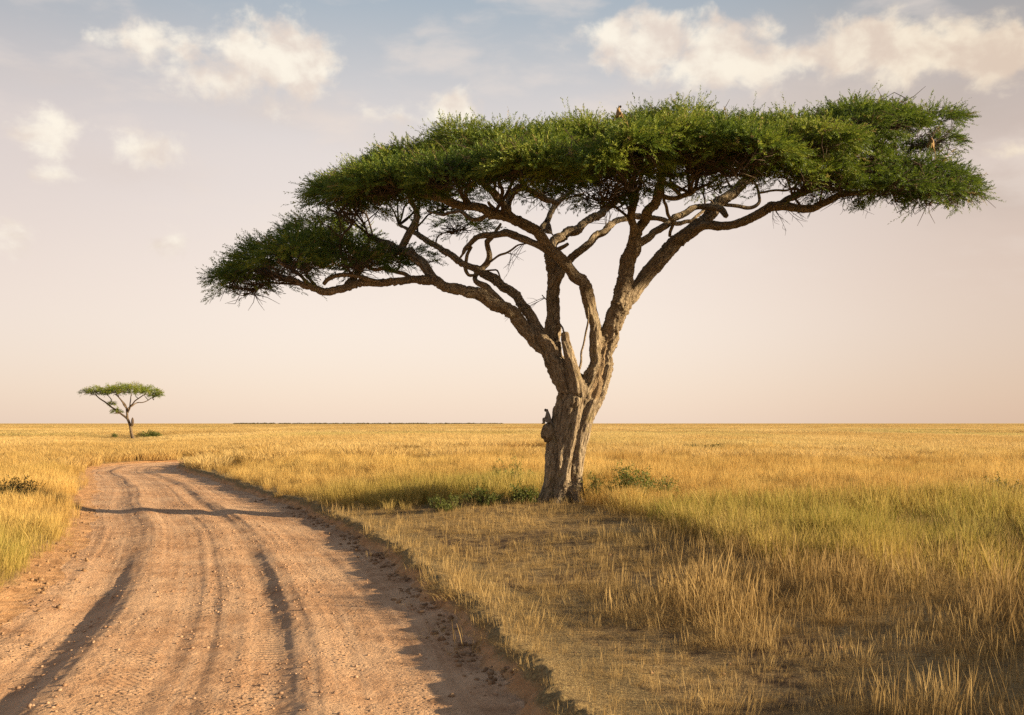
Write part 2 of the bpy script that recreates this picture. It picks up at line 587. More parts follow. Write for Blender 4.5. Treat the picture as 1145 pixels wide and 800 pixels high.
def build_clods():
    N = 2600
    s = 8 + 26 * rng.random(N) ** 1.4
    hl, hr = half_w(s)
    right = rng.random(N) < .72
    t = np.where(right, hr - .02 - np.abs(rng.normal(0, .16, N)) + .12 * rng.random(N), -hl - .1 + rng.normal(0, .28, N))
    x = np.interp(s, CS, CL[:, 0]) + np.interp(s, CS, CN[:, 0]) * t
    y = np.interp(s, CS, CL[:, 1]) + np.interp(s, CS, CN[:, 1]) * t
    M = 420                                        # crumbs lying on the bare soil of the trampled grass
    x2, y2 = sample(M, 5.5, 16, 0, 40)
    t2, s2 = road_coords(x2, y2)
    k = t2 > half_w(s2)[1] + .3
    x, y, t, s = np.concatenate([x, x2[k]]), np.concatenate([y, y2[k]]), np.concatenate([t, t2[k]]), np.concatenate([s, s2[k]])
    k = fbm2(x, y, .7, 64, 3) > .48
    n_edge = int(k[:2600].sum())
    x, y, t, s = x[k], y[k], t[k], s[k]
    N = len(x)
    b = bank(t, s)
    z = plain_z(x, y) + (1 - b) * (ROAD_Z + road_z(t, s))
    sz = (.009 + .034 * rng.random(N) ** 3) * np.where(np.arange(N) >= n_edge, .6, 1)
    u = np.array([(a, c) for a in (-1, 0, 1) for c in range(6)], float)
    ring = np.stack([np.cos(u[:, 1] * 1.047) * np.where(u[:, 0] == 0, 1, .6), np.sin(u[:, 1] * 1.047) * np.where(u[:, 0] == 0, 1, .6), u[:, 0] * .6], 1)
    V = ring[None] * sz[:, None, None] * (1 + .5 * (rng.random((N, 18, 1)) - .5)) * (.75 + .5 * rng.random((N, 1, 3)))
    V += np.stack([x, y, z + sz * .2], 1)[:, None]
    i = np.arange(18).reshape(3, 6); j = np.roll(i, -1, 1)
    Q = np.concatenate([np.stack([i[:2], j[:2], j[1:], i[1:]], -1).reshape(-1, 4), [[12, 13, 14, 15], [12, 15, 16, 17]]])
    Fa = Q[None] + (np.arange(N) * 18)[:, None, None]
    me = mesh_np('soil_clods', V.reshape(-1, 3), Fa.reshape(-1, 4), M_CLOD, smooth=False)
    tag(link('soil_clods', me), 'crumbled soil clods along the road edges and on the bare ground', 'soil', kind='stuff')



M_CLOD = mat_plain('clod', (.16, .092, .048), (.31, .19, .10), 16)


# ------------------------------------------------------------------ grass
def clump(name, n, rad, h0, h1, width, lean, mat, seed, flat=0., head=False, segs=3):
    r = np.random.default_rng(seed)
    V, Q, Hh, Br = [], [], [], []
    for i in range(n):
        a = r.random() * 6.283
        q = rad * math.sqrt(r.random())
        base = np.array([q * math.cos(a), q * math.sin(a), -.02])
        h = h0 + (h1 - h0) * r.random() ** 1.2
        la = a + r.normal(0, 1.0)
        ln = lean * (.3 + r.random()) + flat
        d = np.array([math.cos(la), math.sin(la), 0])
        wdir_a = r.random() * 6.283
        w = np.array([math.cos(wdir_a), math.sin(wdir_a), 0]) * width * (.6 + .8 * r.random())
        b = r.random()
        k0 = len(V)
        for j in range(segs + 1):
            f = j / segs
            ctr = base + np.array([0, 0, 1.]) * h * (f - flat * .35 * f * f) + d * h * ln * f ** 1.8
            ww = w * (1 - f * .85)
            if head and j >= segs - 1: ww = w * (1.25 if j == segs - 1 else .35)
            V += [ctr - ww * .5, ctr + ww * .5]
            Hh += [f, f]; Br += [b, b]
            if j: Q.append((k0 + 2 * j - 2, k0 + 2 * j - 1, k0 + 2 * j + 1, k0 + 2 * j))
    me = mesh_np(name, np.array(V), np.array(Q), mat, smooth=False)
    add_attr(me, 'h', 'FLOAT', Hh); add_attr(me, 'br', 'FLOAT', Br)
    return bpy.data.objects.new(name, me)


def grass_object(name, label, pts, rot, scl, var, tint, val, variants):
    src = bpy.data.collections.new(name + '_tufts')
    for o in variants: src.objects.link(o)
    me = bpy.data.meshes.new(name)
    me.vertices.add(len(pts)); me.vertices.foreach_set('co', np.asarray(pts, np.float32).ravel())
    add_attr(me, 'rot', 'FLOAT_VECTOR', rot); add_attr(me, 'scl', 'FLOAT_VECTOR', scl)
    add_attr(me, 'variant', 'INT', var); add_attr(me, 'tint', 'FLOAT', tint); add_attr(me, 'val', 'FLOAT', val)
    o = link(name, me)
    ng = bpy.data.node_groups.new(name + '_scatter', 'GeometryNodeTree')
    ng.interface.new_socket('Geometry', in_out='INPUT', socket_type='NodeSocketGeometry')
    ng.interface.new_socket('Geometry', in_out='OUTPUT', socket_type='NodeSocketGeometry')
    N = ng.nodes
    gi, go = N.new('NodeGroupInput'), N.new('NodeGroupOutput')
    ip = N.new('GeometryNodeInstanceOnPoints')
    ci = N.new('GeometryNodeCollectionInfo')
    ci.inputs[0].default_value = src
    ci.inputs['Separate Children'].default_value = True
    ci.inputs['Reset Children'].default_value = True
    def na(nm, typ):
        a = N.new('GeometryNodeInputNamedAttribute'); a.data_type = typ
        a.inputs['Name'].default_value = nm
        return next(s for s in a.outputs if s.enabled and s.name == 'Attribute')
    L = ng.links.new
    L(gi.outputs[0], ip.inputs['Points']); L(ci.outputs[0], ip.inputs['Instance'])
    ip.inputs['Pick Instance'].default_value = True
    L(na('variant', 'INT'), ip.inputs['Instance Index'])
    L(na('rot', 'FLOAT_VECTOR'), ip.inputs['Rotation']); L(na('scl', 'FLOAT_VECTOR'), ip.inputs['Scale'])
    L(ip.outputs[0], go.inputs[0])
    md = o.modifiers.new('scatter', 'NODES'); md.node_group = ng
    return tag(o, label, 'grass', kind='stuff')


def sample(n, r0, r1, a0, a1):
    r = np.sqrt(r0 * r0 + (r1 * r1 - r0 * r0) * rng.random(n))
    a = np.radians(a0 + (a1 - a0) * rng.random(n))
    return r * np.sin(a), r * np.cos(a)


def area(r0, r1, a0, a1):
    return math.radians(a1 - a0) / 2 * (r1 * r1 - r0 * r0)


def green_field(x, y):
    g = .78 * np.exp(-(((x - 5.2) / 5.) ** 2 + ((y - 14.6) / 4.) ** 2))
    g = np.maximum(g, .75 * np.exp(-(((x + 2.0) / 3.2) ** 2 + ((y - 24.6) / 3.4) ** 2)))
    g = np.maximum(g, .65 * np.exp(-(((x + 8.0) / 2.5) ** 2 + ((y - 14) / 4.) ** 2)))
    g = np.maximum(g, .6 * np.exp(-(((x - 7.0) / 4.5) ** 2 + ((y - 11) / 2.6) ** 2)))
    n = fbm2(x, y, 3.0, 71, 4)
    return np.clip(g * (.35 + 1.3 * n) + np.clip(n - .60, 0, 1) * 1.2, 0, 1)


def build_grass():
    tall = [clump('tall_grass_tuft', 60, .19, .24, .60, .0055, .30, M_TALL, 100 + i, head=True) for i in range(6)]
    tall += [clump('leafy_grass_tuft', 64, .17, .16, .42, .007, .6, M_TALL, 120 + i) for i in range(2)]
    short = [clump('short_grass_tuft', 34, .10, .04, .14, .005, .8, M_SHORT, 140 + i) for i in range(4)]
    short += [clump('straw_litter', 18, .22, .08, .20, .005, 1.4, M_SHORT, 150 + i, flat=2.2) for i in range(2)]
    short += [clump('matted_grass', 46, .24, .05, .15, .005, 1.0, M_SHORT, 155 + i, flat=1.1) for i in range(3)]
    short += [clump('sparse_stems', 8, .16, .16, .36, .005, .22, M_SHORT, 160 + i, head=True) for i in range(2)]
    stems = [clump('standing_stems', 16, .20, .18, .46, .005, .22, M_SHORT, 170 + i, head=True) for i in range(4)]
    patch = [clump('far_grass_patch', 170, .62, .28, .60, .018, .5, M_FAR, 180 + i, head=True) for i in range(4)]

    # ---- near tall grass
    X, Y = [], []
    for r0, r1, a0, a1, dens in ((5, 16, -50, 52, 26), (16, 34, -40, 42, 17), (34, 62, -38, 38, 7.5), (62, 92, -38, 38, 2.6)):
        n = int(area(r0, r1, a0, a1) * dens)
        x, y = sample(n, r0, r1, a0, a1); X.append(x); Y.append(y)
    x, y = np.concatenate(X), np.concatenate(Y)
    t, s = road_coords(x, y)
    hl, hr = half_w(s)
    zt = np.maximum(zone_tall(x, y), sstep(.3, 1.2, x - .56 * y) * (x > 0))  # includes dense grass out of view at right, added for its shadow
    patchy = fbm2(x, y, 1.6, 81, 4)
    dens = np.where(t < 0, sstep(.25, .42, patchy + .1), sstep(.18, .40, patchy + .12))
    lip = sstep(hr + .10, hr + .9, t) * 1.0 + sstep(-hl - .30, -hl - .75, t)
    keep = (rng.random(len(x)) < dens * np.clip(lip, 0, 1) * zt ** 1.3)
    thin = np.where(t > 0, .10 + .90 * np.maximum(sstep(.4, 1.3, x - .56 * y), sstep(10.5, 13.5, y + (fbm2(x, y, 1.4, 84, 3) - .5) * 4)), 1.0)
    keep &= rng.random(len(x)) < thin
    x, y, t, s, zt, patchy = x[keep], y[keep], t[keep], s[keep], zt[keep], patchy[keep]
    n = len(x)
    z = surf_z(x, y, t, s)
    hgt = fbm2(x, y, 4.5, 82, 3)
    g = green_field(x, y)
    sc = (.42 + .75 * hgt + .60 * (patchy - .5)) * (.75 + .5 * rng.random(n)) * (.55 + .45 * zt)
    shade_stand = sstep(.4, 1.3, x - .56 * y) * sstep(11.5, 8.5, y) * sstep(3.5, 5, y)  # taller unseen grass at right, added to shade the lower right foreground
    sc = np.maximum(sc, shade_stand * (.50 + .50 * rng.random(n)) * (.55 + .9 * patchy))
    sc *= np.where(np.abs(t) < 4.0, .72 + .28 * sstep(2.5, 4.2, np.abs(t)), 1)
    var = np.where(rng.random(n) < .14 + .45 * g, rng.integers(6, 8, n), rng.integers(0, 6, n))
    rot = np.stack([rng.normal(0, .10, n), rng.normal(0, .10, n) - .06, rng.random(n) * 6.28], 1)
    scl = np.stack([sc * (.9 + .3 * rng.random(n))] * 2 + [sc], 1)
    val = np.clip((fbm2(x, y, 2.4, 83, 4) - .5) * 2.0 + .5 + (fbm2(x, y, 9., 85, 3) - .5) * .9 + rng.normal(0, .16, n), 0, 1)
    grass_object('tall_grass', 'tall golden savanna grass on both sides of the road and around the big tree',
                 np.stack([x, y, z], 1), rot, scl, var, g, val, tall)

    # ---- short trampled grass
    X, Y = [], []
    for r0, r1, a0, a1, dens in ((3, 12, -20, 58, 170), (12, 27, -30, 42, 80), (27, 60, -38, 20, 6)):
        n = int(area(r0, r1, a0, a1) * dens)
        x, y = sample(n, r0, r1, a0, a1); X.append(x); Y.append(y)
    x, y = np.concatenate(X), np.concatenate(Y)
    t, s = road_coords(x, y)
    hl, hr = half_w(s)
    zt = zone_tall(x, y)
    p = fbm2(x, y, .9, 91, 4, .6)
    big = fbm2(x, y, 3.5, 92, 3)
    dens = sstep(.40, .62, p * .75 + big * .35 - .04)
    side = np.where(t > 0, sstep(hr + .03, hr + .35, t) * (1 - .6 * zt), 0)
    side = side + np.where((t > -hl - 1.3) & (t < -hl - .12), .55 * sstep(-hl - .1, -hl - .6, t), 0)
    tuf = fbm2(x, y, .55, 98, 3)
    edge = np.exp(-((t - hr - .26) / .14) ** 2) * sstep(.42, .60, tuf)
    edge = np.maximum(edge, .10 * sstep(.56, .68, tuf) * sstep(hr - .5, hr - .05, t) * (t > 0))
    near_r = np.exp(-((t - hr - .1) / .5) ** 2)
    keep = rng.random(len(x)) < np.clip(side * np.where((y < 11) & (x > 1), .62 + .38 * dens, .34 + .66 * dens) + edge, 0, 1)
    x, y, t, s, zt, p = x[keep], y[keep], t[keep], s[keep], zt[keep], p[keep]
    n = len(x)
    z = surf_z(x, y, t, s)
    u = rng.random(n)
    var = np.where(u < .30, rng.integers(0, 4, n), np.where(u < .55, rng.integers(4, 6, n), np.where(u < .985, rng.integers(6, 9, n), rng.integers(9, 11, n))))
    sc = (.45 + .8 * p) * (.65 + .6 * rng.random(n))
    sc *= np.where((y < 11.5) & (x > 1), .95 + .55 * sstep(.44, .66, p), 1) * np.where(var >= 9, .62, 1) * (.66 + .34 * sstep(.8, 3.2, x + (p - .5) * 3))
    sc *= (1 + .65 * near_r[keep] * sstep(.45, .7, tuf[keep])) * (.62 + .38 * sstep(7, 12, y))
    rot = np.stack([rng.normal(0, .12, n), rng.normal(0, .12, n), rng.random(n) * 6.28], 1)
    scl = np.stack([sc] * 3, 1)
    g = green_field(x, y) * .14
    val = np.clip(fbm2(x, y, 1.5, 93, 4) * 1.2 + .06 + rng.normal(0, .18, n) - .34 * sstep(1.5, 4, x) * sstep(14, 10, y), 0, 1)  # val drops in the right foreground, painting its shade into the colour
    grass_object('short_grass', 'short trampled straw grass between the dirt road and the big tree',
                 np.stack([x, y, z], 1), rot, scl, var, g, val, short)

    # ---- loose standing stems in the right foreground
    n = int(area(5, 17, -2, 55) * 30)
    x, y = sample(n, 5, 17, -2, 55)
    t, s = road_coords(x, y); hl, hr = half_w(s)
    zt = zone_tall(x, y)
    p = fbm2(x, y, 1.0, 96, 4, .6)
    keep = (t > hr + .5) & (rng.random(n) < sstep(.46, .64, p + .12 * zt) * (.03 + .97 * sstep(.0, .6, zt) * sstep(.6, 2.2, x + (p - .5) * 3) + .25 * sstep(1.5, 3.5, x)))
    x, y, t, s, p = x[keep], y[keep], t[keep], s[keep], p[keep]; n = len(x)
    z = surf_z(x, y, t, s)
    sc = (.50 + .6 * p) * (.55 + .6 * rng.random(n)) * (.72 + .28 * sstep(8, 13, y))
    rot = np.stack([rng.normal(0, .12, n), rng.normal(0, .12, n), rng.random(n) * 6.28], 1)
    val = np.clip(fbm2(x, y, 1.1, 97, 4) * 1.2 - .38 + rng.normal(0, .2, n), 0, 1)  # stems lowered too, same foreground shade put into val
    grass_object('grass_stems', 'loose dry standing stems with seed heads in the right foreground',
                 np.stack([x, y, z], 1), rot, np.stack([sc] * 3, 1), rng.integers(0, 4, n), green_field(x, y) * .3, val, stems)

    # ---- far grass
    X, Y, SX = [], [], []
    for r0, r1, dens, k in ((44, 58, .7, 1.0), (58, 130, 1.7, 1.0), (130, 420, .22, 2.6), (420, 1200, .022, 7), (1200, 4000, .0035, 20)):
        n = int(area(r0, r1, -38, 38) * dens)
        x, y = sample(n, r0, r1, -38, 38); X.append(x); Y.append(y); SX.append(np.full(n, k))
    x, y, k = np.concatenate(X), np.concatenate(Y), np.concatenate(SX)
    t, s = road_coords(x, y)
    hl, hr = half_w(s)
    keep = (t > hr + .5) | (t < -hl - .5)
    pch = fbm2(x, y * .4, 9., 101, 4)
    keep &= rng.random(len(x)) < sstep(.22, .42, pch + .05)
    x, y, k, pch = x[keep], y[keep], k[keep], pch[keep]
    n = len(x)
    z = plain_z(x, y)
    rot = np.stack([np.zeros(n), np.zeros(n), rng.random(n) * 6.28], 1)
    sz = (.62 + .6 * pch) * (.8 + .4 * rng.random(n))
    sz *= 1 - .75 * np.exp(-((x / y + .381) / .05) ** 2) * sstep(75, 95, y) * sstep(175, 140, y)
    scl = np.stack([k * (.8 + .5 * rng.random(n)), k * (.8 + .5 * rng.random(n)), sz], 1)
    val = np.clip((fbm2(x, y * .3, 14., 102, 5) - .5) * 2.4 + .62 - .30 * sstep(190, 60, y) + (fbm2(x, y * .2, 60., 105, 3) - .5) * 1.2 + rng.normal(0, .10, n), 0, 1)  # val rises with distance as the painted haze gets paler
    g = np.clip(fbm2(x, y * .3, 20., 103, 4) - .55, 0, 1) * 2.2
    grass_object('plains_grass', 'endless golden grass of the plain out to the horizon, paled by painted haze',
                 np.stack([x, y, z], 1), rot, scl, rng.integers(0, 4, n), g, val, patch)


build_grass()


build_clods()


# ------------------------------------------------------------------ tubes
def tube(pts, rad, sides=8, cap=True):
    """pts (N,3), rad (N,) -> verts, quads, tris"""
    pts = np.asarray(pts, float); rad = np.asarray(rad, float)
    T = np.gradient(pts, axis=0)
    T /= np.linalg.norm(T, axis=1)[:, None] + 1e-9
    up = np.array([.13, .97, .21])
    A = np.cross(T, up); A /= np.linalg.norm(A, axis=1)[:, None] + 1e-9
    B = np.cross(T, A)
    a = np.linspace(0, 2 * math.pi, sides, endpoint=False)
    ring = A[:, None] * np.cos(a)[None, :, None] + B[:, None] * np.sin(a)[None, :, None]
    V = pts[:, None] + ring * rad[:, None, None]
    n = len(pts)
    idx = np.arange(n * sides).reshape(n, sides)
    nx = np.roll(idx, -1, 1)
    Q = np.stack([idx[:-1], nx[:-1], nx[1:], idx[1:]], -1).reshape(-1, 4)
    V = V.reshape(-1, 3)
    if cap:
        V = np.vstack([V, pts[0] - T[0] * rad[0] * .4, pts[-1] + T[-1] * rad[-1] * .4])
        c0, c1 = n * sides, n * sides + 1
        t0 = np.stack([np.full(sides, c0), nx[0], idx[0]], -1)
        t1 = np.stack([np.full(sides, c1), idx[-1], nx[-1]], -1)
        return V, Q, np.vstack([t0, t1])
    return V, Q, np.zeros((0, 3), int)


class Soup:
    def __init__(self): self.v, self.q, self.t, self.n = [], [], [], 0

    def add(self, V, Q, T):
        self.v.append(V); self.q.append(Q + self.n); self.t.append(T + self.n); self.n += len(V)

    def mesh(self, name, mat, origin, smooth=True):
        V = np.vstack(self.v) - origin
        return mesh_np(name, V, [f for f in (np.vstack(self.q), np.vstack(self.t)) if len(f)], mat, smooth)


def spline(ctrl, step):
    """ctrl rows (x,y,z,r) -> smooth rows"""
    return catmull(ctrl, step)


def wobble(c, amp, seed, sc=.35):
    o = np.stack([vnoise(c[:, :3] / sc + 31 * k, seed + k) - .5 for k in range(3)], 1)
    w = np.minimum(1, np.minimum(np.arange(len(c)), np.arange(len(c))[::-1]) / 4.)
    c = c.copy(); c[:, :3] += o * amp * w[:, None]
    return c


def remesh_blend(soup, voxel):
    me = soup.mesh('remesh_source', None, np.zeros(3))
    o = link('remesh_source', me)
    md = o.modifiers.new('r', 'REMESH'); md.mode = 'VOXEL'; md.voxel_size = voxel
    sm = o.modifiers.new('s', 'SMOOTH'); sm.factor = .5; sm.iterations = 3
    dg = bpy.context.evaluated_depsgraph_get()
    ev = o.evaluated_get(dg)
    m2 = bpy.data.meshes.new_from_object(ev)
    bpy.data.objects.remove(o); bpy.data.meshes.remove(me)
    V = np.empty(len(m2.vertices) * 3, np.float32); m2.vertices.foreach_get('co', V)
    Nn = np.empty(len(m2.vertices) * 3, np.float32); m2.vertices.foreach_get('normal', Nn)
    nl = len(m2.loops)
    lv = np.empty(nl, np.int32); m2.loops.foreach_get('vertex_index', lv)
    tot = np.empty(len(m2.polygons), np.int32); m2.polygons.foreach_get('loop_total', tot)
    assert (tot == 4).all()
    bpy.data.meshes.remove(m2)
    return V.reshape(-1, 3).astype(float), Nn.reshape(-1, 3).astype(float), lv.reshape(-1, 4)


# ------------------------------------------------------------------ foliage shoots
def shoots(pos, dirs, length, nleaf, leaf_len, leaf_w, seed, shade, fwd0=.45):
    """feathery shoots: leaves set along a short stalk; returns V, Q, shade"""
    r = np.random.default_rng(seed)
    N = len(pos)
    d = dirs / (np.linalg.norm(dirs, axis=1)[:, None] + 1e-9)
    ref = np.where(np.abs(d[:, 2:3]) < .9, np.array([[0, 0, 1.]]), np.array([[1., 0, 0]]))
    a = np.cross(d, ref); a /= np.linalg.norm(a, axis=1)[:, None]
    b = np.cross(d, a)
    f = (np.arange(nleaf)[None] + r.random((N, nleaf))) / nleaf
    ang = np.arange(nleaf)[None] * 2.4 + r.random((N, 1)) * 6.28 + r.normal(0, .4, (N, nleaf))
    side = a[:, None] * np.cos(ang)[..., None] + b[:, None] * np.sin(ang)[..., None]
    fwd = fwd0 + .6 * f + r.random((N, nleaf)) * .3
    ld = side + d[:, None] * fwd[..., None]
    ld /= np.linalg.norm(ld, axis=2)[..., None]
    droop = r.normal(0, .12, (N, nleaf)); ld[..., 2] += droop
    L = leaf_len * (.6 + .7 * r.random((N, nleaf))) * (1 - .35 * f)
    base = pos[:, None] + d[:, None] * (f * length[:, None])[..., None]
    wv = np.cross(ld, d[:, None]); wv /= np.linalg.norm(wv, axis=2)[..., None] + 1e-9
    tw = r.normal(0, .6, (N, nleaf))[..., None]
    nv = np.cross(ld, wv)
    wv = wv * np.cos(tw) + nv * np.sin(tw)
    W = (leaf_w * (.7 + .6 * r.random((N, nleaf))))[..., None]
    mid = base + ld * (L * .5)[..., None]
    tip = base + ld * L[..., None]
    V = np.stack([base, mid + wv * W * .5, tip, mid - wv * W * .5], 2)
    sh = np.clip(shade[:, None] + r.normal(0, .10, (N, nleaf)), 0, 1)
    V = V.reshape(-1, 3)
    Q = np.arange(len(V)).reshape(-1, 4)
    return V, Q, np.repeat(sh.ravel(), 4)


# ------------------------------------------------------------------ the big tree
D0 = 21.75
BASE = P(628, 560.5, D0); BASE[2] = float(surf_z(np.array([BASE[0]]), np.array([BASE[1]]))[0])
PX = D0 / F                       # metres per photo pixel at the tree


SLIM = .89


def ctrl(rows):
    """rows (px, py, depth offset, radius in px) -> world control points"""
    out = []
    for px, py, o, r in rows:
        p = P(px, py, D0 + o * .85)
        out.append((*p, r * PX * SLIM))
    return np.array(out)


def limb_table():
    trunk = [
        [(629, 566, .0, 22), (629, 548, 0, 19.5), (632, 520, 0, 18.5), (636, 490, 0, 19.5), (642, 462, 0, 21), (650, 440, 0, 22), (652, 424, 0, 17)],
        [(604, 568, -.1, 6), (611, 556, -.12, 9), (617, 536, -.12, 10), (618, 510, -.1, 10), (622, 485, 0, 10), (628, 458, .05, 10), (633, 436, .1, 11), (628, 415, .15, 10)],
        [(650, 566, -.1, 8), (645, 548, -.15, 8), (645, 520, -.22, 9), (650, 490, -.25, 9), (658, 465, -.25, 9), (668, 440, -.2, 10), (674, 418, -.15, 10)],
        [(628, 570, -.45, 6), (629, 552, -.34, 9), (631, 525, -.32, 9), (636, 495, -.34, 9), (641, 468, -.36, 9), (644, 445, -.36, 9)],
        [(640, 566, .55, 9), (636, 540, .42, 9), (640, 490, .42, 9), (650, 450, .4, 10)],
        [(615, 566, .5, 8), (619, 540, .38, 9), (625, 490, .35, 8), (634, 455, .3, 8)],
    ]
    trunk += [[(618, 545, -.1, 9), (609, 558, -.25, 8), (600, 567, -.4, 5), (592, 573, -.5, 3)], [(642, 546, -.3, 9), (649, 560, -.5, 8), (656, 569, -.7, 4)],
              [(628, 545, -.3, 8), (624, 560, -.5, 6), (619, 571, -.75, 4)]]
    L = {}
    L['A'] = [(642, 446, .1, 13), (627, 418, .15, 12), (606, 388, .1, 10), (582, 361, 0, 9), (553, 338, -.2, 8.6), (520, 325, -.4, 7.2), (500, 318, -.5, 6.6), (484, 313, -.5, 6.6), (462, 315, -.7, 5.2), (440, 316, -.8, 5), (415, 317, -.9, 5), (390, 321, -1, 4.8), (365, 326, -1.1, 4.8), (345, 322, -1.1, 4.2), (322, 314, -1, 3.6), (303, 306, -.9, 2.6), (284, 302, -.8, 1.6)]
    L['A2'] = [(486, 313, -.5, 6), (478, 302, -.3, 6), (469, 290, 0, 6), (458, 283, .3, 6), (444, 279, .6, 5.4), (430, 272, .9, 4.4), (414, 264, 1.2, 3.2)]
    L['A2b'] = [(447, 281, .6, 5), (457, 262, .5, 5), (465, 246, .4, 4.8), (462, 232, .3, 4), (456, 215, .2, 3)]
    L['A4'] = [(388, 321, -1, 3.6), (395, 310, -.8, 4.2), (403, 299, -.6, 4.3), (412, 288, -.3, 4), (424, 281, 0, 3), (436, 274, .2, 2.2)]
    L['B'] = [(640, 446, -.1, 11), (630, 424, -.2, 10.5), (617, 390, -.1, 8.6), (604, 366, .1, 7.6), (586, 343, .3, 6.8), (567, 325, .5, 6.2), (547, 310, .7, 5.8), (530, 300, .9, 5.2), (514, 293, 1.1, 5), (498, 283, 1.4, 4.6), (482, 272, 1.8, 4), (464, 262, 2.2, 3.2), (446, 252, 2.6, 2.2)]
    L['B2'] = [(536, 303, .85, 4), (543, 296, .8, 4), (547, 285, .7, 4), (546, 272, .6, 3.8), (553, 263, .5, 3.2), (560, 250, .6, 2.2)]
    L['AB'] = [(572, 352, .1, 4.4), (556, 333, .3, 4.4), (541, 320, .5, 4.2), (533, 311, .75, 4), (532, 303, .9, 3.4)]
    L['C'] = [(640, 440, .3, 11), (624, 405, .45, 10), (618, 366, .55, 9.4), (617.5, 335, .6, 9.2), (618, 308, .6, 9.4), (616, 288, .6, 9.4), (616, 274, .7, 7.5), (625, 266, 1., 6.2), (638, 259, 1.4, 6), (656, 248, 2, 5.8), (676, 234, 2.6, 5.4), (695, 220, 3.1, 4.6), (712, 206, 3.5, 3.4)]
    L['C2'] = [(619, 318, .5, 6.2), (627, 303, .4, 5.8), (637, 291, .3, 5.2), (648, 280, .3, 5), (661, 267, .5, 5), (676, 256, .8, 4.8), (690, 247, 1.2, 4.4), (706, 243, 1.6, 4.2), (724, 243, 2, 4), (742, 247, 2.3, 3.8), (758, 250, 2.6, 3.2), (776, 246, 3.0, 2.8), (790, 230, 3.4, 2.2)]
    L['C5'] = [(611, 272, .8, 4.2), (607, 262, 1, 4.4), (610, 248, 1.2, 4.4), (619, 235, 1.4, 4.2), (626, 227, 1.5, 3.8), (640, 214, 1.8, 3)]
    L['D'] = [(668, 404, -.1, 9), (667, 378, -.2, 8.6), (664, 354, -.3, 7.8), (656, 326, -.45, 7.6), (645, 305, -.55, 7.6), (630, 291, -.7, 7.4), (615, 278, -.8, 7.4), (602, 265, -.9, 6.6), (588, 252, -1.1, 6.4), (572, 242, -1.3, 6.2), (555, 238, -1.5, 6), (530, 232, -1.8, 5.6), (508, 227, -2.1, 5), (484, 219, -2.5, 4.2), (462, 212, -3, 3)]
    L['D2'] = [(612, 280, -.8, 5.2), (600, 273, -.7, 5), (582, 265, -.4, 4.8), (564, 261, -.1, 4.6), (548, 262, .1, 4.4), (532, 268, .2, 4), (521, 277, .2, 3.2), (514, 289, .3, 2)]
    L['D3'] = [(574, 244, -1.3, 5), (566, 231, -1.4, 5), (557, 221, -1.5, 4.8), (548, 212, -1.7, 4.2), (536, 202, -2, 3.2), (524, 194, -2.4, 2.4)]
    L['D4'] = [(569, 236, -1.35, 4.4), (570, 224, -1.2, 4.6), (576, 215, -1, 4.6), (585, 209, -.8, 4.6), (584, 199, -.7, 4.4), (590, 187, -.6, 3.4)]
    L['D7'] = [(584, 209, -.8, 4), (598, 216, -.4, 3.8), (610, 222, 0, 3.6), (624, 227, .6, 3.2)]
    L['E'] = [(656, 440, -.1, 14), (671, 410, -.1, 14.5), (680, 380, -.1, 13.2), (690, 350, -.15, 12), (697, 325, -.25, 10.4), (702, 300, -.4, 9.6), (708, 280, -.6, 9.4), (713, 264, -.8, 7.5), (721, 249, -1., 6.4), (728, 234, -1.3, 6), (737, 216, -1.6, 5.6), (742, 198, -2, 4.8), (750, 182, -2.3, 3.6)]
    L['E1'] = [(709, 276, -.6, 6), (709, 258, -.9, 5.4), (707, 240, -1.2, 5), (708, 222, -1.6, 4.6), (702, 208, -2, 3.6), (690, 198, -2.6, 2.6)]
    L['E2'] = [(688, 352, -.05, 10), (703, 334, .05, 10.4), (719, 314, .1, 10), (735, 293, .2, 9.8), (752, 274, .3, 9.6), (768, 262, .3, 9.4), (784, 247, .5, 8), (797, 234, .8, 7.4), (812, 221, 1.1, 7), (828, 208, 1.4, 6.6), (846, 191, 1.7, 6), (866, 176, 2, 4.8), (886, 162, 2.4, 3.4)]
    L['Fl'] = [(766, 263, .3, 7), (782, 257, .1, 6.4), (798, 253, -.1, 6.2), (818, 250, -.3, 6), (838, 243, -.5, 6), (858, 234, -.6, 6), (874, 229, -.7, 5.8), (890, 230, -.8, 5), (910, 231, -.9, 4.8), (928, 224, -1, 4.6), (946, 218, -1.1, 4.2), (966, 215, -1.2, 4), (986, 209, -1.2, 3.6), (1006, 200, -1.2, 3), (1026, 192, -1.2, 2.2), (1050, 186, -1.2, 1.4)]
    L['F2'] = [(868, 231, -.7, 4.6), (880, 223, -.5, 4.4), (894, 219, -.3, 4), (906, 213, -.1, 3.6), (907, 206, 0, 3.2), (898, 198, .2, 2.6)]
    L['E3'] = [(716, 272, -.5, 5), (727, 264, -.3, 4.8), (740, 256, -.1, 4.8), (754, 246, .1, 4.8), (768, 237, .3, 4.6), (782, 231, .5, 4.4), (796, 232, .4, 4.4), (806, 238, .2, 4.2), (813, 242, .1, 3.2)]
    stump = [(646, 440, -.35, 9), (641, 418, -.40, 8.6), (636, 394, -.42, 7.0), (632, 372, -.44, 5.0)]
    L['stump'] = stump
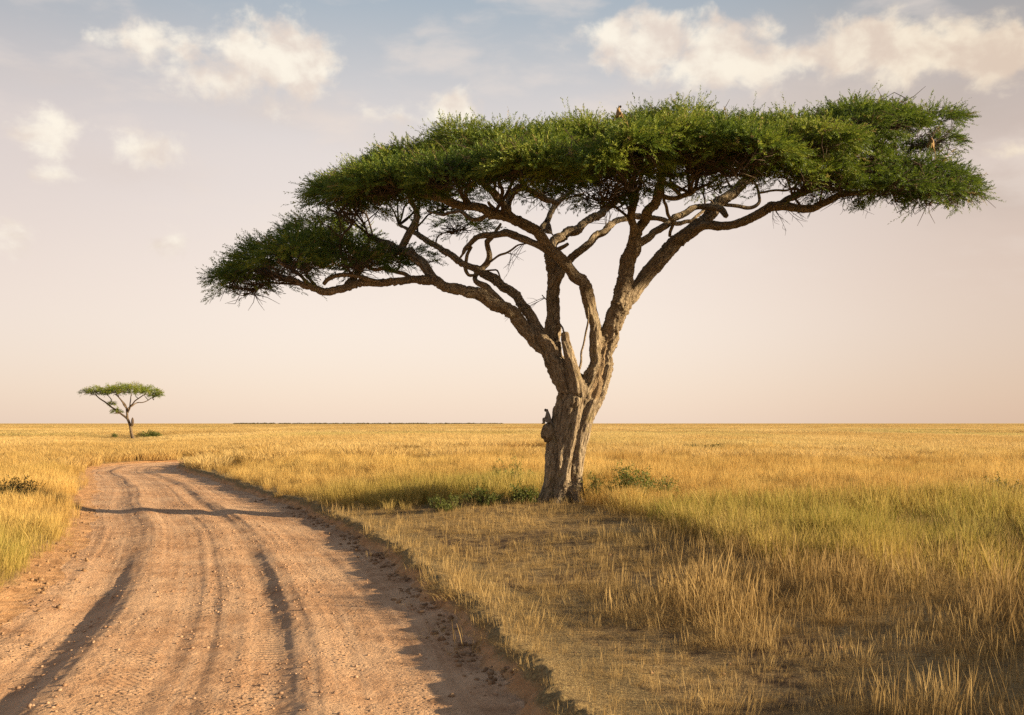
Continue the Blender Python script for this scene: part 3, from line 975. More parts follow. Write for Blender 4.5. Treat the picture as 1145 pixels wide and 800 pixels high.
    thin = {
        'A3': [(466, 313, -.6, 3.2), (450, 306, -.4, 3), (432, 302, -.3, 3), (414, 299, -.2, 2.6), (400, 294, 0, 1.6)],
        'A3b': [(444, 303, -.35, 1.6), (446, 296, -.3, 1.6), (441, 288, -.2, 1.4), (436, 280, -.2, 1)],
        'A4l': [(424, 315, -.9, 3.2), (400, 310.5, -1.1, 3), (370, 310, -1.3, 3), (362, 318, -1.2, 2.8)],
        'A5': [(355, 322, -1.1, 2.4), (345, 311, -.9, 2.2), (343, 298, -.6, 1.8), (350, 284, -.4, 1.4)],
        'A6': [(352, 324, -1.1, 2.6), (340, 313, -1.4, 2.4), (326, 303, -1.7, 2), (310, 292, -2, 1.5)],
        'curl': [(527, 276, .3, 2.6), (523, 288, .3, 2.8), (520, 300, .35, 2.8), (523, 308, .4, 2.6), (530, 308, .5, 2)],
        'B3': [(544, 297, .8, 1.8), (556, 288, .5, 1.7), (568, 280, .2, 1.5), (584, 272, -.1, 1.1), (596, 270, -.3, .6)],
        'B4': [(544, 303, .7, 1.4), (553, 300, .5, 1.4), (557, 305, .4, 1.3), (560, 313, .3, 1.1)],
        'C4': [(620, 280, .3, 3.6), (629, 277, .1, 3.2), (635, 273, 0, 2.4)],
        'D5': [(556, 239, -1.5, 3), (549, 231, -1.6, 2.6), (546, 226, -1.7, 2)],
        'D6': [(528, 231, -1.8, 2.6), (522, 222, -1.9, 2.6), (523, 214, -2, 2.4), (530, 206, -2.1, 2)],
        'D8': [(548, 238, -1.5, 3.2), (530, 244, -1.2, 3), (514, 236, -1, 2.6), (496, 240, -.6, 2.2), (478, 236, -.3, 1.6)],
        'F3': [(938, 220, -1, 2.6), (940, 208, -.9, 2.3), (946, 200, -.8, 2), (960, 196, -.7, 1.6)],
        'F4': [(806, 228, 1, 3.2), (822, 232, 1, 3), (840, 233, 1, 3), (850, 226, 1, 2.6), (849, 214, 1, 2.2), (844, 204, 1, 1.6)],
        'F5': [(849, 216, 1, 1.8), (866, 213, 1.1, 1.7), (882, 211, 1.2, 1.6), (896, 204, 1.3, 1.2)],
        'E4': [(749, 264, .2, 2.6), (751, 250, -.2, 2.6), (745, 236, -.7, 2.6), (742, 224, -1.2, 2.2), (742, 212, -1.5, 1.8)],
        'E5': [(738, 217, -1.6, 3.4), (750, 221, -1.7, 3.4), (762, 220, -1.8, 3.4), (772, 217, -1.9, 3.2), (778, 211, -2, 2.6)],
        'E6': [(741, 203, -1.9, 3), (752, 210, -1.8, 3), (760, 218, -1.8, 2.8)],
        'E8': [(758, 215, -1.8, 1.6), (766, 209, -1.9, 1.5), (774, 204, -2, 1)],
        'E7': [(744, 196, -2, 3.4), (760, 195, -2, 3.4), (778, 190, -2.1, 3.2), (798, 192, -2.2, 2.4), (814, 186, -2.4, 1.8)],
        'sh1': [(634, 376, -.2, 1.4), (624, 360, .1, 1.2), (614, 342, .2, 1), (606, 330, .3, .7)],
        'sh2': [(645, 432, -.42, 2), (647, 412, -.38, 1.8), (649, 398, -.35, 1.6), (653, 380, -.4, 1.5), (656, 356, -.5, 1.3), (657, 340, -.5, 1)],
        'st2': [(800, 234, .4, 1.8), (796, 226, .4, 1.4), (792, 224, .4, .9)],
    }
    return trunk, L, thin


def bark_fields(V, sk, skt, sks, skr, tree_kd):
    n = len(V)
    k = np.array([tree_kd.find(v)[1] for v in V])
    c, t = sk[k], skt[k]
    d = V - c
    perp = d - t * (d * t).sum(1)[:, None]
    grain = perp + t * (sks[k] * .16)[:, None] + (sks[k] * 0)[:, None]
    return k, perp, grain, skr[k]


def build_big_tree():
    root = empty('acacia_tree', BASE)
    tag(root, 'big flat topped acacia with thick twisted trunk standing beside the road', 'tree')
    trunk, limbs, thin = limb_table()
    soup = Soup()
    sk, skt, sks, skr, skid = [], [], [], [], []
    names = ['trunk']

    def reg(c, pid):
        T = np.gradient(c[:, :3], axis=0); T /= np.linalg.norm(T, axis=1)[:, None] + 1e-9
        s = np.concatenate([[0], np.cumsum(np.linalg.norm(np.diff(c[:, :3], axis=0), axis=1))])
        sk.append(c[:, :3]); skt.append(T); sks.append(s); skr.append(c[:, 3]); skid.append(np.full(len(c), pid))

    nodes = []                                           # attachment candidates for twigs
    for rows in trunk:
        c = spline(ctrl(rows), .05); c[:, 3] *= 1.02; soup.add(*tube(c[:, :3], c[:, 3], 18)); reg(c, 0)
    for key, rows in limbs.items():
        c = spline(ctrl(rows), .05)
        c = wobble(c, .13 if key != 'stump' else .04, abs(hash_str(key)) % 997)
        c[:, 3] *= 1 + .16 * (fbm(c[:, :3] / .45, 5, 3) - .5) * 2
        soup.add(*tube(c[:, :3], np.maximum(c[:, 3], .022), 14))
        pid = 0 if key == 'stump' else len(names)
        if key != 'stump': names.append('limb')
        reg(c, pid)
        if key != 'stump': nodes.append(c[len(c) // 3::4])
    # burl knots blend with the trunk
    rr = np.random.default_rng(3)
    for i in range(14):
        j = rr.integers(0, len(sk)); k = rr.integers(0, len(sk[j]))
        r = skr[j][k]
        if r < .09: continue
        o = rr.normal(0, 1, 3); o /= np.linalg.norm(o)
        ctr = sk[j][k] + o * r * .75
        ln = np.linspace(-1, 1, 7)[:, None] * r * .5 * skt[j][k][None] + ctr
        soup.add(*tube(ln, r * .42 * np.sqrt(np.maximum(.05, 1 - np.linspace(-1, 1, 7) ** 2)), 10))
    V, Nn, Fq = remesh_blend(soup, .022)
    sk, skt, sks, skr, skid = map(np.concatenate, (sk, skt, sks, skr, skid))
    kd = kdtree.KDTree(len(sk))
    for i, p in enumerate(sk): kd.insert(p, i)
    kd.balance()
    k, perp, grain, R = bark_fields(V, sk, skt, sks, skr, kd)
    fur = np.abs(fbm(grain * 11, 3, 3, .55) - .5) * 2           # ridged furrows along the grain
    med = fbm(grain * 5, 8, 3) - .5
    amp = np.clip(R, .04, .34)
    disp = (fur - .30) * amp * .42 + med * amp * .36 + (fbm(V * 7, 9, 2) - .5) * .012 + (fbm(V * 15 + grain * 6, 19, 3) - .5) * amp * .16
    # gouge in the front of the trunk and a torn strip of bare wood on the right stem
    def near_line(rows):
        c = spline(ctrl(rows), .04)[:, :3]
        return np.sqrt(np.min(((V[:, None] - c[None]) ** 2).sum(2), 1))
    sel = np.where((V[:, 0] > BASE[0] - 2) & (V[:, 0] < BASE[0] + 3) & (V[:, 2] < 6))[0]
    Vs = V; bare = np.zeros(len(V))
    def dline(rows, idx):
        c = spline(ctrl(rows), .06)[:, :3]
        d = np.full(len(V), 9.)
        for a in range(0, len(idx), 20000):
            ii = idx[a:a + 20000]
            d[ii] = np.sqrt(np.min(((V[ii][:, None] - c[None]) ** 2).sum(2), 1))
        return d
    db = dline([(680, 372, -.42, 1), (677, 395, -.46, 1), (673, 418, -.48, 1), (668, 440, -.46, 1)], sel)
    bare = sstep(.17, .10, db) * sstep(.0, -.4, Nn[:, 1])
    disp -= .05 * sstep(.20, .12, db) * sstep(.0, -.4, Nn[:, 1]) + disp * bare * .7
    dg = dline([(643, 458, -.62, 1), (637, 472, -.6, 1), (634, 490, -.6, 1), (632, 510, -.58, 1), (626, 535, -.55, 1)], sel)
    disp -= .07 * sstep(.18, .03, dg)
    dg2 = dline([(664, 500, -.5, 1), (658, 530, -.5, 1), (652, 556, -.5, 1)], sel)
    disp -= .06 * sstep(.13, .03, dg2)
    V = V + Nn * disp[:, None]
    fid = skid[k][Fq[:, 0]]
    for pid, nm in enumerate(names):
        f = Fq[fid == pid]
        if not len(f): continue
        used, inv = np.unique(f, return_inverse=True)
        me = mesh_np(nm, V[used] - BASE, inv.reshape(-1, 4), M_BARK)
        add_attr(me, 'grain', 'FLOAT_VECTOR', grain[used]); add_attr(me, 'bare', 'FLOAT', bare[used])
        link(nm, me, root)
    # thinner branches traced one by one
    for key, rows in thin.items():
        c = wobble(spline(ctrl(rows), .06), .10, abs(hash_str(key)) % 991, .3)
        rad = np.maximum(c[:, 3], .012) * (1 + .3 * (fbm(c[:, :3] / .2, 4, 2) - .5))
        sp = Soup(); sp.add(*tube(c[:, :3], rad * .85, 9))
        me = sp.mesh('branch', M_BARK, BASE)
        n = len(me.vertices)
        vv = np.empty(n * 3, np.float32); me.vertices.foreach_get('co', vv)
        add_attr(me, 'grain', 'FLOAT_VECTOR', vv.reshape(-1, 3) * np.array([1, 1, .6])); add_attr(me, 'bare', 'FLOAT', np.zeros(n))
        link('branch', me, root)
        if len(c) > 8: nodes.append(c[len(c) // 2::4])
    nodes = np.vstack(nodes)

    # burl sticking out of the left of the trunk
    burl = Soup()
    u = np.linspace(-1, 1, 16)
    cc = np.stack([P(613, 484 - 11.5 * a, D0 - .10) for a in u])
    burl.add(*tube(cc, .155 * np.sqrt(np.maximum(.02, 1 - u ** 2)), 16))
    me = burl.mesh('burl', M_BARK, BASE)
    co = np.empty(len(me.vertices) * 3, np.float32); me.vertices.foreach_get('co', co); co = co.reshape(-1, 3)
    co += ((fbm(co * 9, 5, 3) - .5)[:, None] * .11).astype(np.float32)
    me.vertices.foreach_set('co', co.ravel())
    add_attr(me, 'grain', 'FLOAT_VECTOR', co * np.array([1, 1, .35])); add_attr(me, 'bare', 'FLOAT', np.zeros(len(co)))
    tag(link('burl', me, root), 'dark rounded burl on the left of the trunk')

    # ---------------- crown
    top_x = [215, 240, 270, 320, 350, 375, 400, 450, 500, 560, 585, 640, 690, 740, 800, 850, 900, 960, 1000, 1040, 1080, 1110]
    top_y = [300, 292, 278, 252, 238, 190, 174, 158, 146, 133, 128, 133, 124, 114, 118, 124, 118, 108, 107, 112, 130, 190]
    pads = []                                  # px, py(top), depth offset, half width px, thickness px, tier, density
    r = np.random.default_rng(23)
    # lower left tier
    for px, py, o, hw, th, dn in [(258, 293, -.4, 22, 18, 1), (284, 279, .8, 34, 22, 1), (300, 272, -1.2, 38, 26, 1.1), (335, 256, .3, 40, 26, 1.1),
                              (325, 268, -2.2, 34, 24, .9), (366, 252, -.8, 38, 26, 1.1), (392, 258, 1.2, 34, 20, .9), (350, 262, 2.2, 36, 20, .8), (398, 266, -1.6, 32, 20, .9),
                              (275, 296, -.9, 24, 22, .8), (424, 272, .2, 30, 14, .7), (455, 278, 1.4, 34, 10, .35)]:
        pads.append((px, py, o, hw, th, 0, dn))
    # wide main tier
    for px in range(382, 1035, 32):
        f = (px - 715) / 372.
        half = 5.2 * math.sqrt(max(.06, 1 - f * f))
        tp = np.interp(px, top_x, top_y)
        if px > 930: half *= .62
        thk = .62 if px > 930 else 1.0
        k = max(2, int(round(half / 1.25)))
        for o in np.linspace(-half, half, k):
            x = px + r.normal(0, 11); oo = o + r.normal(0, .35)
            drop = 3 + (20 * (abs(oo) / 5.2) ** 1.4 if oo < 0 else 13 * (oo / 5.2)) + abs(r.normal(0, 5))
            if abs(oo) < .9: drop = abs(r.normal(0, 2))
            pads.append((x, np.interp(x, top_x, top_y) + drop, oo, (37 if px < 950 else 32) + 10 * r.random(), (17 + 8 * r.random()) * thk, 1, 1.0))
    # front pads that hang lower
    for px, py, o, hw, th, dn in [(640, 172, -3.0, 42, 20, .9), (690, 182, -3.4, 42, 22, 1), (662, 192, -2.6, 34, 18, .9), (720, 160, -3.2, 44, 20, 1), (600, 160, -3, 42, 20, 1),
                              (810, 144, -3.4, 48, 22, 1.1), (860, 150, -3.2, 46, 30, 1.1), (898, 158, -2.8, 44, 28, 1.1), (922, 170, -2.4, 34, 22, .9), (770, 146, -3.6, 46, 22, 1),
                              (398, 188, -1.5, 40, 22, 1.1), (440, 178, -2.6, 48, 20, 1.1), (490, 168, -3.2, 48, 20, 1.1), (545, 158, -3.4, 48, 18, 1), (372, 198, .2, 24, 20, .9), (388, 199, 1.2, 30, 14, .6),
                              (520, 243, 2.2, 30, 8, .3), (505, 212, 2.6, 34, 10, .3), (605, 206, 2.6, 34, 8, .25), (790, 196, 2.0, 34, 8, .25)]:
        pads.append((px, py, o, hw, th, 1, dn))
    # right tier with the drooping tips
    for px, py, o, hw, th, dn in [(955, 168, -1.5, 42, 26, 1), (995, 168, -.5, 42, 26, 1.1), (1032, 170, -1.2, 38, 26, 1.1), (1058, 178, -.4, 28, 22, 1), (1076, 190, -.9, 18, 18, 1),
                              (1025, 184, .9, 40, 22, .9), (985, 180, 1.2, 42, 20, .8), (1046, 190, -1.8, 30, 20, .8), (948, 142, .8, 36, 20, .9), (1018, 150, 1.0, 24, 10, .3), (1048, 142, .6, 26, 16, .9), (968, 150, -2., 30, 18, .9), (1006, 186, -2.2, 36, 18, .7), (938, 184, -1.2, 34, 16, .6), (1082, 203, -.5, 14, 14, .8)]:
        pads.append((px, py, o, hw, th, 2, dn))

    kd2 = kdtree.KDTree(len(nodes))
    for i, p in enumerate(nodes): kd2.insert(p[:3], i)
    kd2.balance()
    twig = Soup()
    tiers = {0: [], 1: [], 2: []}
    stems = 0
    for i, (px, py, o, hw, th, tier, dn) in enumerate(pads):
        d = D0 + o * .85
        top = P(px, py, d)
        w = hw * d / F; h = th * d / F
        # secondary branch from the nearest limb to the pad
        foot = top - np.array([0, 0, h * 1.55])
        best, bk = 1e9, 0
        for (co, ix, dist) in kd2.find_n(foot, 160):
            q = nodes[ix]
            cost = dist + max(0, q[2] - foot[2] + .12) * 2.5 + max(0, .03 - q[3]) * 6
            if cost < best: best, bk = cost, ix
        a = nodes[bk]
        vec = foot - a[:3]
        L = np.linalg.norm(vec)
        side = r.normal(0, .11, 3) * L; side[2] = abs(side[2])
        m1 = a[:3] + vec * .35 + side + np.array([0, 0, .05 * L])
        m2 = a[:3] + vec * .72 + side * .4 + r.normal(0, .06, 3) * L
        r0 = min(a[3] * .6, .014 + .008 * L)
        c = spline(np.array([[*a[:3], r0], [*m1, r0 * .85], [*m2, r0 * .7], [*foot, r0 * .55]]), .12)
        c = wobble(c, .12, i + 50, .3)
        twig.add(*tube(c[:, :3], c[:, 3], 7))
        # fan of twigs inside the pad
        n_fan = 16
        tips = []
        for j in range(n_fan):
            ang = 2.4 * j + r.normal(0, .3)
            rad = w * (.35 + .65 * math.sqrt((j + .5) / n_fan))
            e = top + np.array([math.cos(ang) * rad, math.sin(ang) * rad, -h * (.30 + .95 * (rad / w) ** 2) + r.normal(0, .08)])
            b = c[r.integers(len(c) // 2, len(c))]
            mid = b[:3] * .5 + e * .5 + r.normal(0, .10, 3) + np.array([0, 0, -.06])
            cc = spline(np.array([[*b[:3], min(b[3] * .7, .015)], [*mid, .010], [*e, .005]]), .16)
            cc = wobble(cc, .16, i * 20 + j, .22)
            twig.add(*tube(cc[:, :3], cc[:, 3], 5, False))
            tips.append(cc)
            for _ in range(3):
                b2 = cc[r.integers(1, len(cc))]
                e2 = b2[:3] + np.clip(r.normal(0, 1, 3), -1.3, 1.3) * np.array([.34, .34, .22]) + np.array([0, 0, -.03])
                m3 = (b2[:3] + e2) / 2 + r.normal(0, .05, 3)
                c3 = np.array([[*b2[:3], .008], [*m3, .006], [*e2, .003]])
                twig.add(*tube(c3[:, :3], c3[:, 3], 4, False))
        # leafy shoots over the dome
        n = int(.215 * dn * hw * hw + 45)
        ang = r.random(n) * 6.283
        rad = np.sqrt(r.random(n)) * (1 + .12 * np.sin(ang * 3 + i) + .1 * np.sin(ang * 5 + 2 * i))
        depth = r.random(n) ** 1.9
        z = -h * (.95 * rad ** 2.2) - depth * h * .55 * (1 - .45 * rad)
        pos = top + np.stack([np.cos(ang) * rad * w, np.sin(ang) * rad * w, z], 1)
        dirs = np.stack([np.cos(ang) * (rad + .15), np.sin(ang) * (rad + .15), .42 - .55 * rad ** 2 - .25 * depth], 1) + r.normal(0, .27, (n, 3))
        if tier == 2 or (tier == 0 and px < 300):
            dirs[:, 2] -= .25 * rad
        ln = .20 + .22 * r.random(n)
        ln = np.where(r.random(n) < .06, ln * 1.6, ln)
        lobe = fbm(pos * np.array([1, 1, 0]) / 1.45 + 3.3, 14, 2, .4)
        lb = sstep(.34, .62, lobe)
        pos[:, 2] -= (1 - lb) * .26
        pos[:, 2] += depth * h * .25 * (1 - lb)
        clumpn = fbm(pos / .55, 12, 3) * .72 + lobe * .28
        keep = r.random(n) < sstep(.33, .54, clumpn + .09)
        shade = np.clip(.42 + r.normal(0, .11) + (clumpn - .5) * 1.1 - depth * .30 + r.normal(0, .17, n) + (.16 if tier == 1 and .9 < dn else 0), 0, 1)  # inner shoots darker, main pads brighter: crown light and shade painted in
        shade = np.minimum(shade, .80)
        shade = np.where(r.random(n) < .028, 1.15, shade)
        tiers[tier].append((pos[keep], dirs[keep], ln[keep], shade[keep]))
    # dead hanging sprays under the crown
    for px, py, o, dx, dy in [(960, 217, -1.2, 6, 22), (945, 220, -1.1, -6, 12), (972, 213, -1.2, 10, 16), (880, 231, -.7, 14, 16), (862, 236, -.6, 10, 18), 
                              (585, 300, -.4, -26, 6), (690, 246, .4, -14, -12), (745, 230, -1, -26, -12), (660, 240, 1.2, 20, 14), (600, 340, .2, -34, 12), (560, 284, .2, 20, 8)]:
        for j in range(3 if dx * dx > 300 else 5):
            s0 = P(px, py, D0 + o)
            s0 = nodes[kd2.find(s0)[1]][:3] + r.normal(0, .015, 3)
            e = P(px + dx * (.7 + .5 * r.random()) + r.normal(0, 7), py + dy * (.6 + .5 * r.random()) + r.normal(0, 5), D0 + o + r.normal(0, .2))
            m = (s0 + e) / 2 + r.normal(0, .06, 3)
            cs = wobble(spline(np.array([[*s0, .006], [*m, .0045], [*e, .002]]), .08), .02, j + int(px), .3)
            twig.add(*tube(cs[:, :3], cs[:, 3], 4, False))
            for _ in range(2):
                m = cs[r.integers(2, len(cs) - 1), :3]; e2 = m + (e - s0) * .25 + r.normal(0, .07, 3)
                twig.add(*tube(np.array([m, (m + e2) / 2 + r.normal(0, .02, 3), e2]), np.array([.004, .003, .002]), 4, False))
    link('twigs', twig.mesh('twigs', M_TWIG, BASE), root)['kind'] = 'stuff'
    for tier, lab in ((0, 'low dark green tier of foliage on the left'), (1, 'broad main tier of foliage'), (2, 'drooping tier of foliage at the right end')):
        pos, dirs, ln, sh = (np.concatenate([t[k] for t in tiers[tier]]) for k in range(4))
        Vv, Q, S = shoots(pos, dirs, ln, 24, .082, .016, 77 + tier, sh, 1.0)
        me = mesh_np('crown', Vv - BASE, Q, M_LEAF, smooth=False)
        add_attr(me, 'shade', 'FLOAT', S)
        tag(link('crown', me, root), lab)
    return root


def hash_str(s):
    h = 0
    for ch in s: h = (h * 131 + ord(ch)) & 0xFFFFFF
    return h


M_BURL = mat_plain('burl_bark', (.05, .035, .025), (.13, .09, .06), 12)
build_big_tree()


# ------------------------------------------------------------------ the small far tree
def build_far_tree():
    d0 = 2.0 * F / (491.5 - HY)
    base = P(148, 491.5, d0); base[2] = float(plain_z(base[:1], base[1:2])[0]) - .05
    root = empty('acacia_tree', base)
    tag(root, 'small far acacia with flat crown and leaning trunk on the open plain', 'tree')
    px = d0 / F

    def C(rows): return np.array([(*P(a, b, d0 + o), r * px) for a, b, o, r in rows])
    trunk = [(149.5, 493, 0, 1.9), (147, 485, 0, 1.6), (145.5, 476, 0, 1.5), (142, 467, 0, 1.4)]
    limbs = [[(142, 468, 0, 1.3), (134, 461, 0, 1), (122, 453, 0, .9), (112, 446, 0, .7), (106, 441, 0, .5)],
             [(142.5, 468, 0, 1.3), (142, 458, .3, 1.1), (138, 450, .5, .8), (130, 442, .8, .5)],
             [(142.5, 462, .2, 1), (148, 452, -.5, .8), (156, 445, -.8, .6), (162, 441, -1, .5)],
             [(143, 459, .2, .9), (136, 449, -1.4, .7), (131, 441, -2.2, .5)],
             [(146, 455, 0, .8), (152, 451, 1, .6), (162, 449, 1.4, .5), (170, 445, 1.6, .4)],
             [(142, 461, 0, .9), (146, 449, 1.6, .6), (147, 441, 2.2, .5)],
             [(122, 453, 0, .7), (124, 447, .6, .5), (120, 441, 1, .4)],
             [(136, 463, 0, .7), (130, 462.5, -.3, .5), (128, 462.6, -.4, .4)]]
    M_FARBARK = mat_plain('far_dark_bark', (.07, .05, .033), (.16, .115, .075), 4)  # darker brown bark for the far trunk and limbs
    sp = Soup(); c = spline(C(trunk), .2); sp.add(*tube(c[:, :3], c[:, 3] * (1 + .3 * (fbm(c[:, :3] / .4, 2, 3) - .5)), 10))
    me = sp.mesh('trunk', M_FARBARK, base)
    def bk(me):
        n = len(me.vertices); vv = np.empty(n * 3, np.float32); me.vertices.foreach_get('co', vv)
        add_attr(me, 'grain', 'FLOAT_VECTOR', vv.reshape(-1, 3) * np.array([1, 1, .3])); add_attr(me, 'bare', 'FLOAT', np.zeros(n))
    bk(me); link('trunk', me, root)
    nodes = []
    for i, rows in enumerate(limbs):
        sp = Soup(); c = wobble(spline(C(rows), .2), .25, i + 400, .8); sp.add(*tube(c[:, :3], c[:, 3], 8))
        me = sp.mesh('limb', M_FARBARK, base); bk(me); link('limb', me, root); nodes.append(c[len(c) // 2:])
    nodes = np.vstack(nodes)
    # dark knot on the trunk
    sp = Soup(); u = np.linspace(-1, 1, 9)
    cc = np.stack([P(148.2, 472 - 5 * a, d0 - .1) for a in u]); sp.add(*tube(cc, .17 * np.sqrt(np.maximum(.03, 1 - u ** 2)), 10))
    link('burl', sp.mesh('burl', M_BURL, base), root)
    r = np.random.default_rng(91)
    tw = Soup(); parts = []
    pads = [(97, 436, 0, 8, 3.5), (108, 433, -.8, 10, 5), (112, 434, 1.2, 10, 5), (121, 430.5, 0, 11, 6), (127, 432, -2.0, 11, 6), (128, 432, 2.4, 11, 6),
            (135, 431, 0, 11, 6), (143, 431, -1.8, 11, 6), (142, 433, 2.8, 11, 6), (151, 430.5, .2, 11, 6), (158, 432, -1.6, 10, 6), (160, 432, 1.8, 10, 6),
            (167, 433, .2, 9, 5), (174, 436, .4, 7, 3.5), (172, 440, 1, 6, 3), (124, 450, .5, 5, 2.5), (131, 457, .3, 6, 3), (178, 440, .6, 4, 2)]
    for i, (x, y, o, hw, th) in enumerate(pads):
        y += r.normal(0, .7); top = P(x, y, d0 + o); w, h = hw * px * .88, th * px * 1.05
        foot = top - np.array([0, 0, h])
        a = nodes[np.argmin(((nodes[:, :3] - foot) ** 2).sum(1))]
        mid = (a[:3] + foot) / 2 + r.normal(0, .15, 3)
        c = spline(np.array([[*a[:3], .05], [*mid, .04], [*foot, .025]]), .2); tw.add(*tube(c[:, :3], c[:, 3], 6))
        for j in range(9):
            an = j * 2.4; rad = w * (.4 + .5 * r.random())
            e = top + np.array([math.cos(an) * rad, math.sin(an) * rad, -h * .7])
            tw.add(*tube(np.array([foot, (foot + e) / 2 + r.normal(0, .08, 3), e]), np.array([.025, .018, .01]), 4, False))
        n = int(240 * hw / 10)
        ang = r.random(n) * 6.283; rad = np.sqrt(r.random(n)); dp = r.random(n) ** 1.4
        pos = top + np.stack([np.cos(ang) * rad * w, np.sin(ang) * rad * w, -h * .8 * rad ** 2.2 - dp * h * .6], 1)
        dirs = np.stack([np.cos(ang) * rad, np.sin(ang) * rad, .5 - .6 * rad], 1) + r.normal(0, .4, (n, 3))
        cl = fbm(pos / .6, 4, 2); kp = r.random(n) < sstep(.3, .5, cl); pos, dirs, cl, dp = pos[kp], dirs[kp], cl[kp], dp[kp]; n = len(pos)
        parts.append((pos, dirs, .3 + .2 * r.random(n), np.clip(.74 + (cl - .5) - dp * .35, 0, 1)))  # deeper shoots darkened, shade inside the crown put into leaf colour
    link('twigs', tw.mesh('twigs', M_TWIG, base), root)['kind'] = 'stuff'
    pos, dirs, ln, sh = (np.concatenate([p[k] for p in parts]) for k in range(4))
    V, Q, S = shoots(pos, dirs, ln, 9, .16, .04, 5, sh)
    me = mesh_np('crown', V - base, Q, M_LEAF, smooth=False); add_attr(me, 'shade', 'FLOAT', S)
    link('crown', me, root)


build_far_tree()


# ------------------------------------------------------------------ shrubs
def shrub(px, py, w_px, h_px, label, mat, seed, n=260, leaf=.05, group=None, sh0=.5):
    z = 0.
    for _ in range(5):
        d = (H - z) * F / (py - HY)
        x, y = (px - CX) / F * d, d
        z = float(surf_z(np.array([x]), np.array([y]))[0])
    base = np.array([x, y, z])
    k = d / F
    w, h = w_px * k / 2, h_px * k * 1.35
    root = empty('shrub', base); tag(root, label, 'shrub', group)
    r = np.random.default_rng(seed)
    st = Soup(); pos, dirs = [], []
    for j in range(14):
        a = r.random() * 6.283; rad = w * math.sqrt(r.random())
        e = base + np.array([math.cos(a) * rad, math.sin(a) * rad * .8, h * (1 - .5 * (rad / w) ** 2) * (.65 + .4 * r.random())])
        b = base + np.array([math.cos(a) * rad * .35, math.sin(a) * rad * .35, -.03])
        m = (b + e) / 2 + r.normal(0, .04, 3)
        c = spline(np.array([[*b, .010], [*m, .007], [*e, .003]]), .08)
        st.add(*tube(c[:, :3], c[:, 3], 5, False))
        m_ = max(4, n // 14)
        t = r.integers(1, len(c), m_)
        pos.append(c[t, :3] + r.normal(0, 1, (m_, 3)) * np.array([w * .2, w * .2, h * .10]))
        dirs.append(r.normal(0, .6, (m_, 3)) + np.array([math.cos(a) * .4, math.sin(a) * .4, .7]))
    link('stems', st.mesh('stems', M_TWIG, base), root)
    pos, dirs = np.vstack(pos), np.vstack(dirs)
    pos[:, 2] = np.maximum(pos[:, 2], z + .03)
    shd = np.clip(sh0 + r.normal(0, .2, len(pos)), 0, 1)
    V, Q, S = shoots(pos, dirs, np.full(len(pos), leaf * 2.2), 8, leaf, leaf * .42, seed, shd)
    me = mesh_np('foliage', V - base, Q, mat, smooth=False); add_attr(me, 'shade', 'FLOAT', S)
    link('foliage', me, root)


shrub(706, 562, 44, 34, 'leafy green shrub in the grass just right of the big trunk', M_SHRUB, 1, 420, .06)
shrub(668, 562, 30, 24, 'small green shrub close to the right foot of the big trunk', M_SHRUB, 2, 200, .05, sh0=.65)
shrub(742, 561, 30, 22, 'thin low shrub right of the leafy green one', M_SHRUB, 3, 160, .05, sh0=.6)
shrub(586, 563, 28, 13, 'dark low shrub touching the left foot of the big trunk', M_SHRUB, 4, 240, .05, sh0=.35)
shrub(540, 565, 42, 12, 'low spreading green shrub left of the big trunk, nearest the trampled grass', M_SHRUB, 5, 260, .05, sh0=.45)
shrub(500, 571, 48, 10, 'flat dark shrub furthest left of those by the big trunk', M_SHRUB, 6, 200, .045, sh0=.3)
shrub(572, 549, 48, 24, 'yellow green bushy shrub behind and left of the big trunk', M_SHRUB, 7, 330, .05, sh0=.85)
shrub(20, 564, 56, 22, 'dark brown withered shrub in the tall grass left of the road', M_DRYSHRUB, 8, 520, .055)
shrub(1112, 570, 78, 22, 'dark withered shrub in the tall grass at far right', M_DRYSHRUB, 9, 700, .06)
shrub(790, 507, 60, 7, 'added low shrub standing in for a dark, shadowed grass patch far out on the plain right of the big tree', M_DRYSHRUB, 10, 300, .09)  # shrub added in place of a patch of shadowed grass
shrub(166, 490, 24, 5, 'dark green low bush right of the small far tree', M_SHRUB, 11, 420, .16, sh0=.4)
shrub(128, 490, 8, 3, 'tiny dark bush left of the small far tree', M_SHRUB, 12, 120, .12, sh0=.3)


# ------------------------------------------------------------------ distant wood on the horizon
def build_wood():
    r = np.random.default_rng(8)
    pos, dirs, ln, sh = [], [], [], []
    for i in range(420):
        px = 262 + 300 * r.random() ** 1.25
        d = 2600 + 500 * r.random()
        x = (px - CX) / F * d
        h = .8 + 2.4 * r.random() ** 2
        n = 26
        a = r.random(n) * 6.283; rad = np.sqrt(r.random(n)) * (3 + 4 * r.random())
        pos.append(np.stack([x + np.cos(a) * rad, d + np.sin(a) * rad, h * r.random(n) * (1 - (rad / 9) ** 2)], 1))
        dirs.append(r.normal(0, 1, (n, 3)) + np.array([0, 0, .4])); ln.append(np.full(n, 1.4)); sh.append(r.random(n) * .5)
    pos, dirs, ln, sh = map(np.concatenate, (pos, dirs, ln, sh))
    V, Q, S = shoots(pos, dirs, ln, 6, 1.3, .9, 8, sh)
    me = mesh_np('distant_woodland', V, Q, M_DRYSHRUB, smooth=False); add_attr(me, 'shade', 'FLOAT', S)
    tag(link('distant_woodland', me), 'thin dark line of far woodland on the horizon', 'woodland', kind='stuff')


build_wood()


# ------------------------------------------------------------------ monkeys in the big tree
M_FUR_TAN = mat_plain('tan_fur', (.22, .14, .06), (.36, .24, .11), 30)
M_FUR_GREY = mat_plain('grey_fur', (.13, .115, .10), (.24, .21, .18), 30)
M_FACE = mat_plain('dark_face', (.02, .017, .015), (.04, .03, .025), 30)


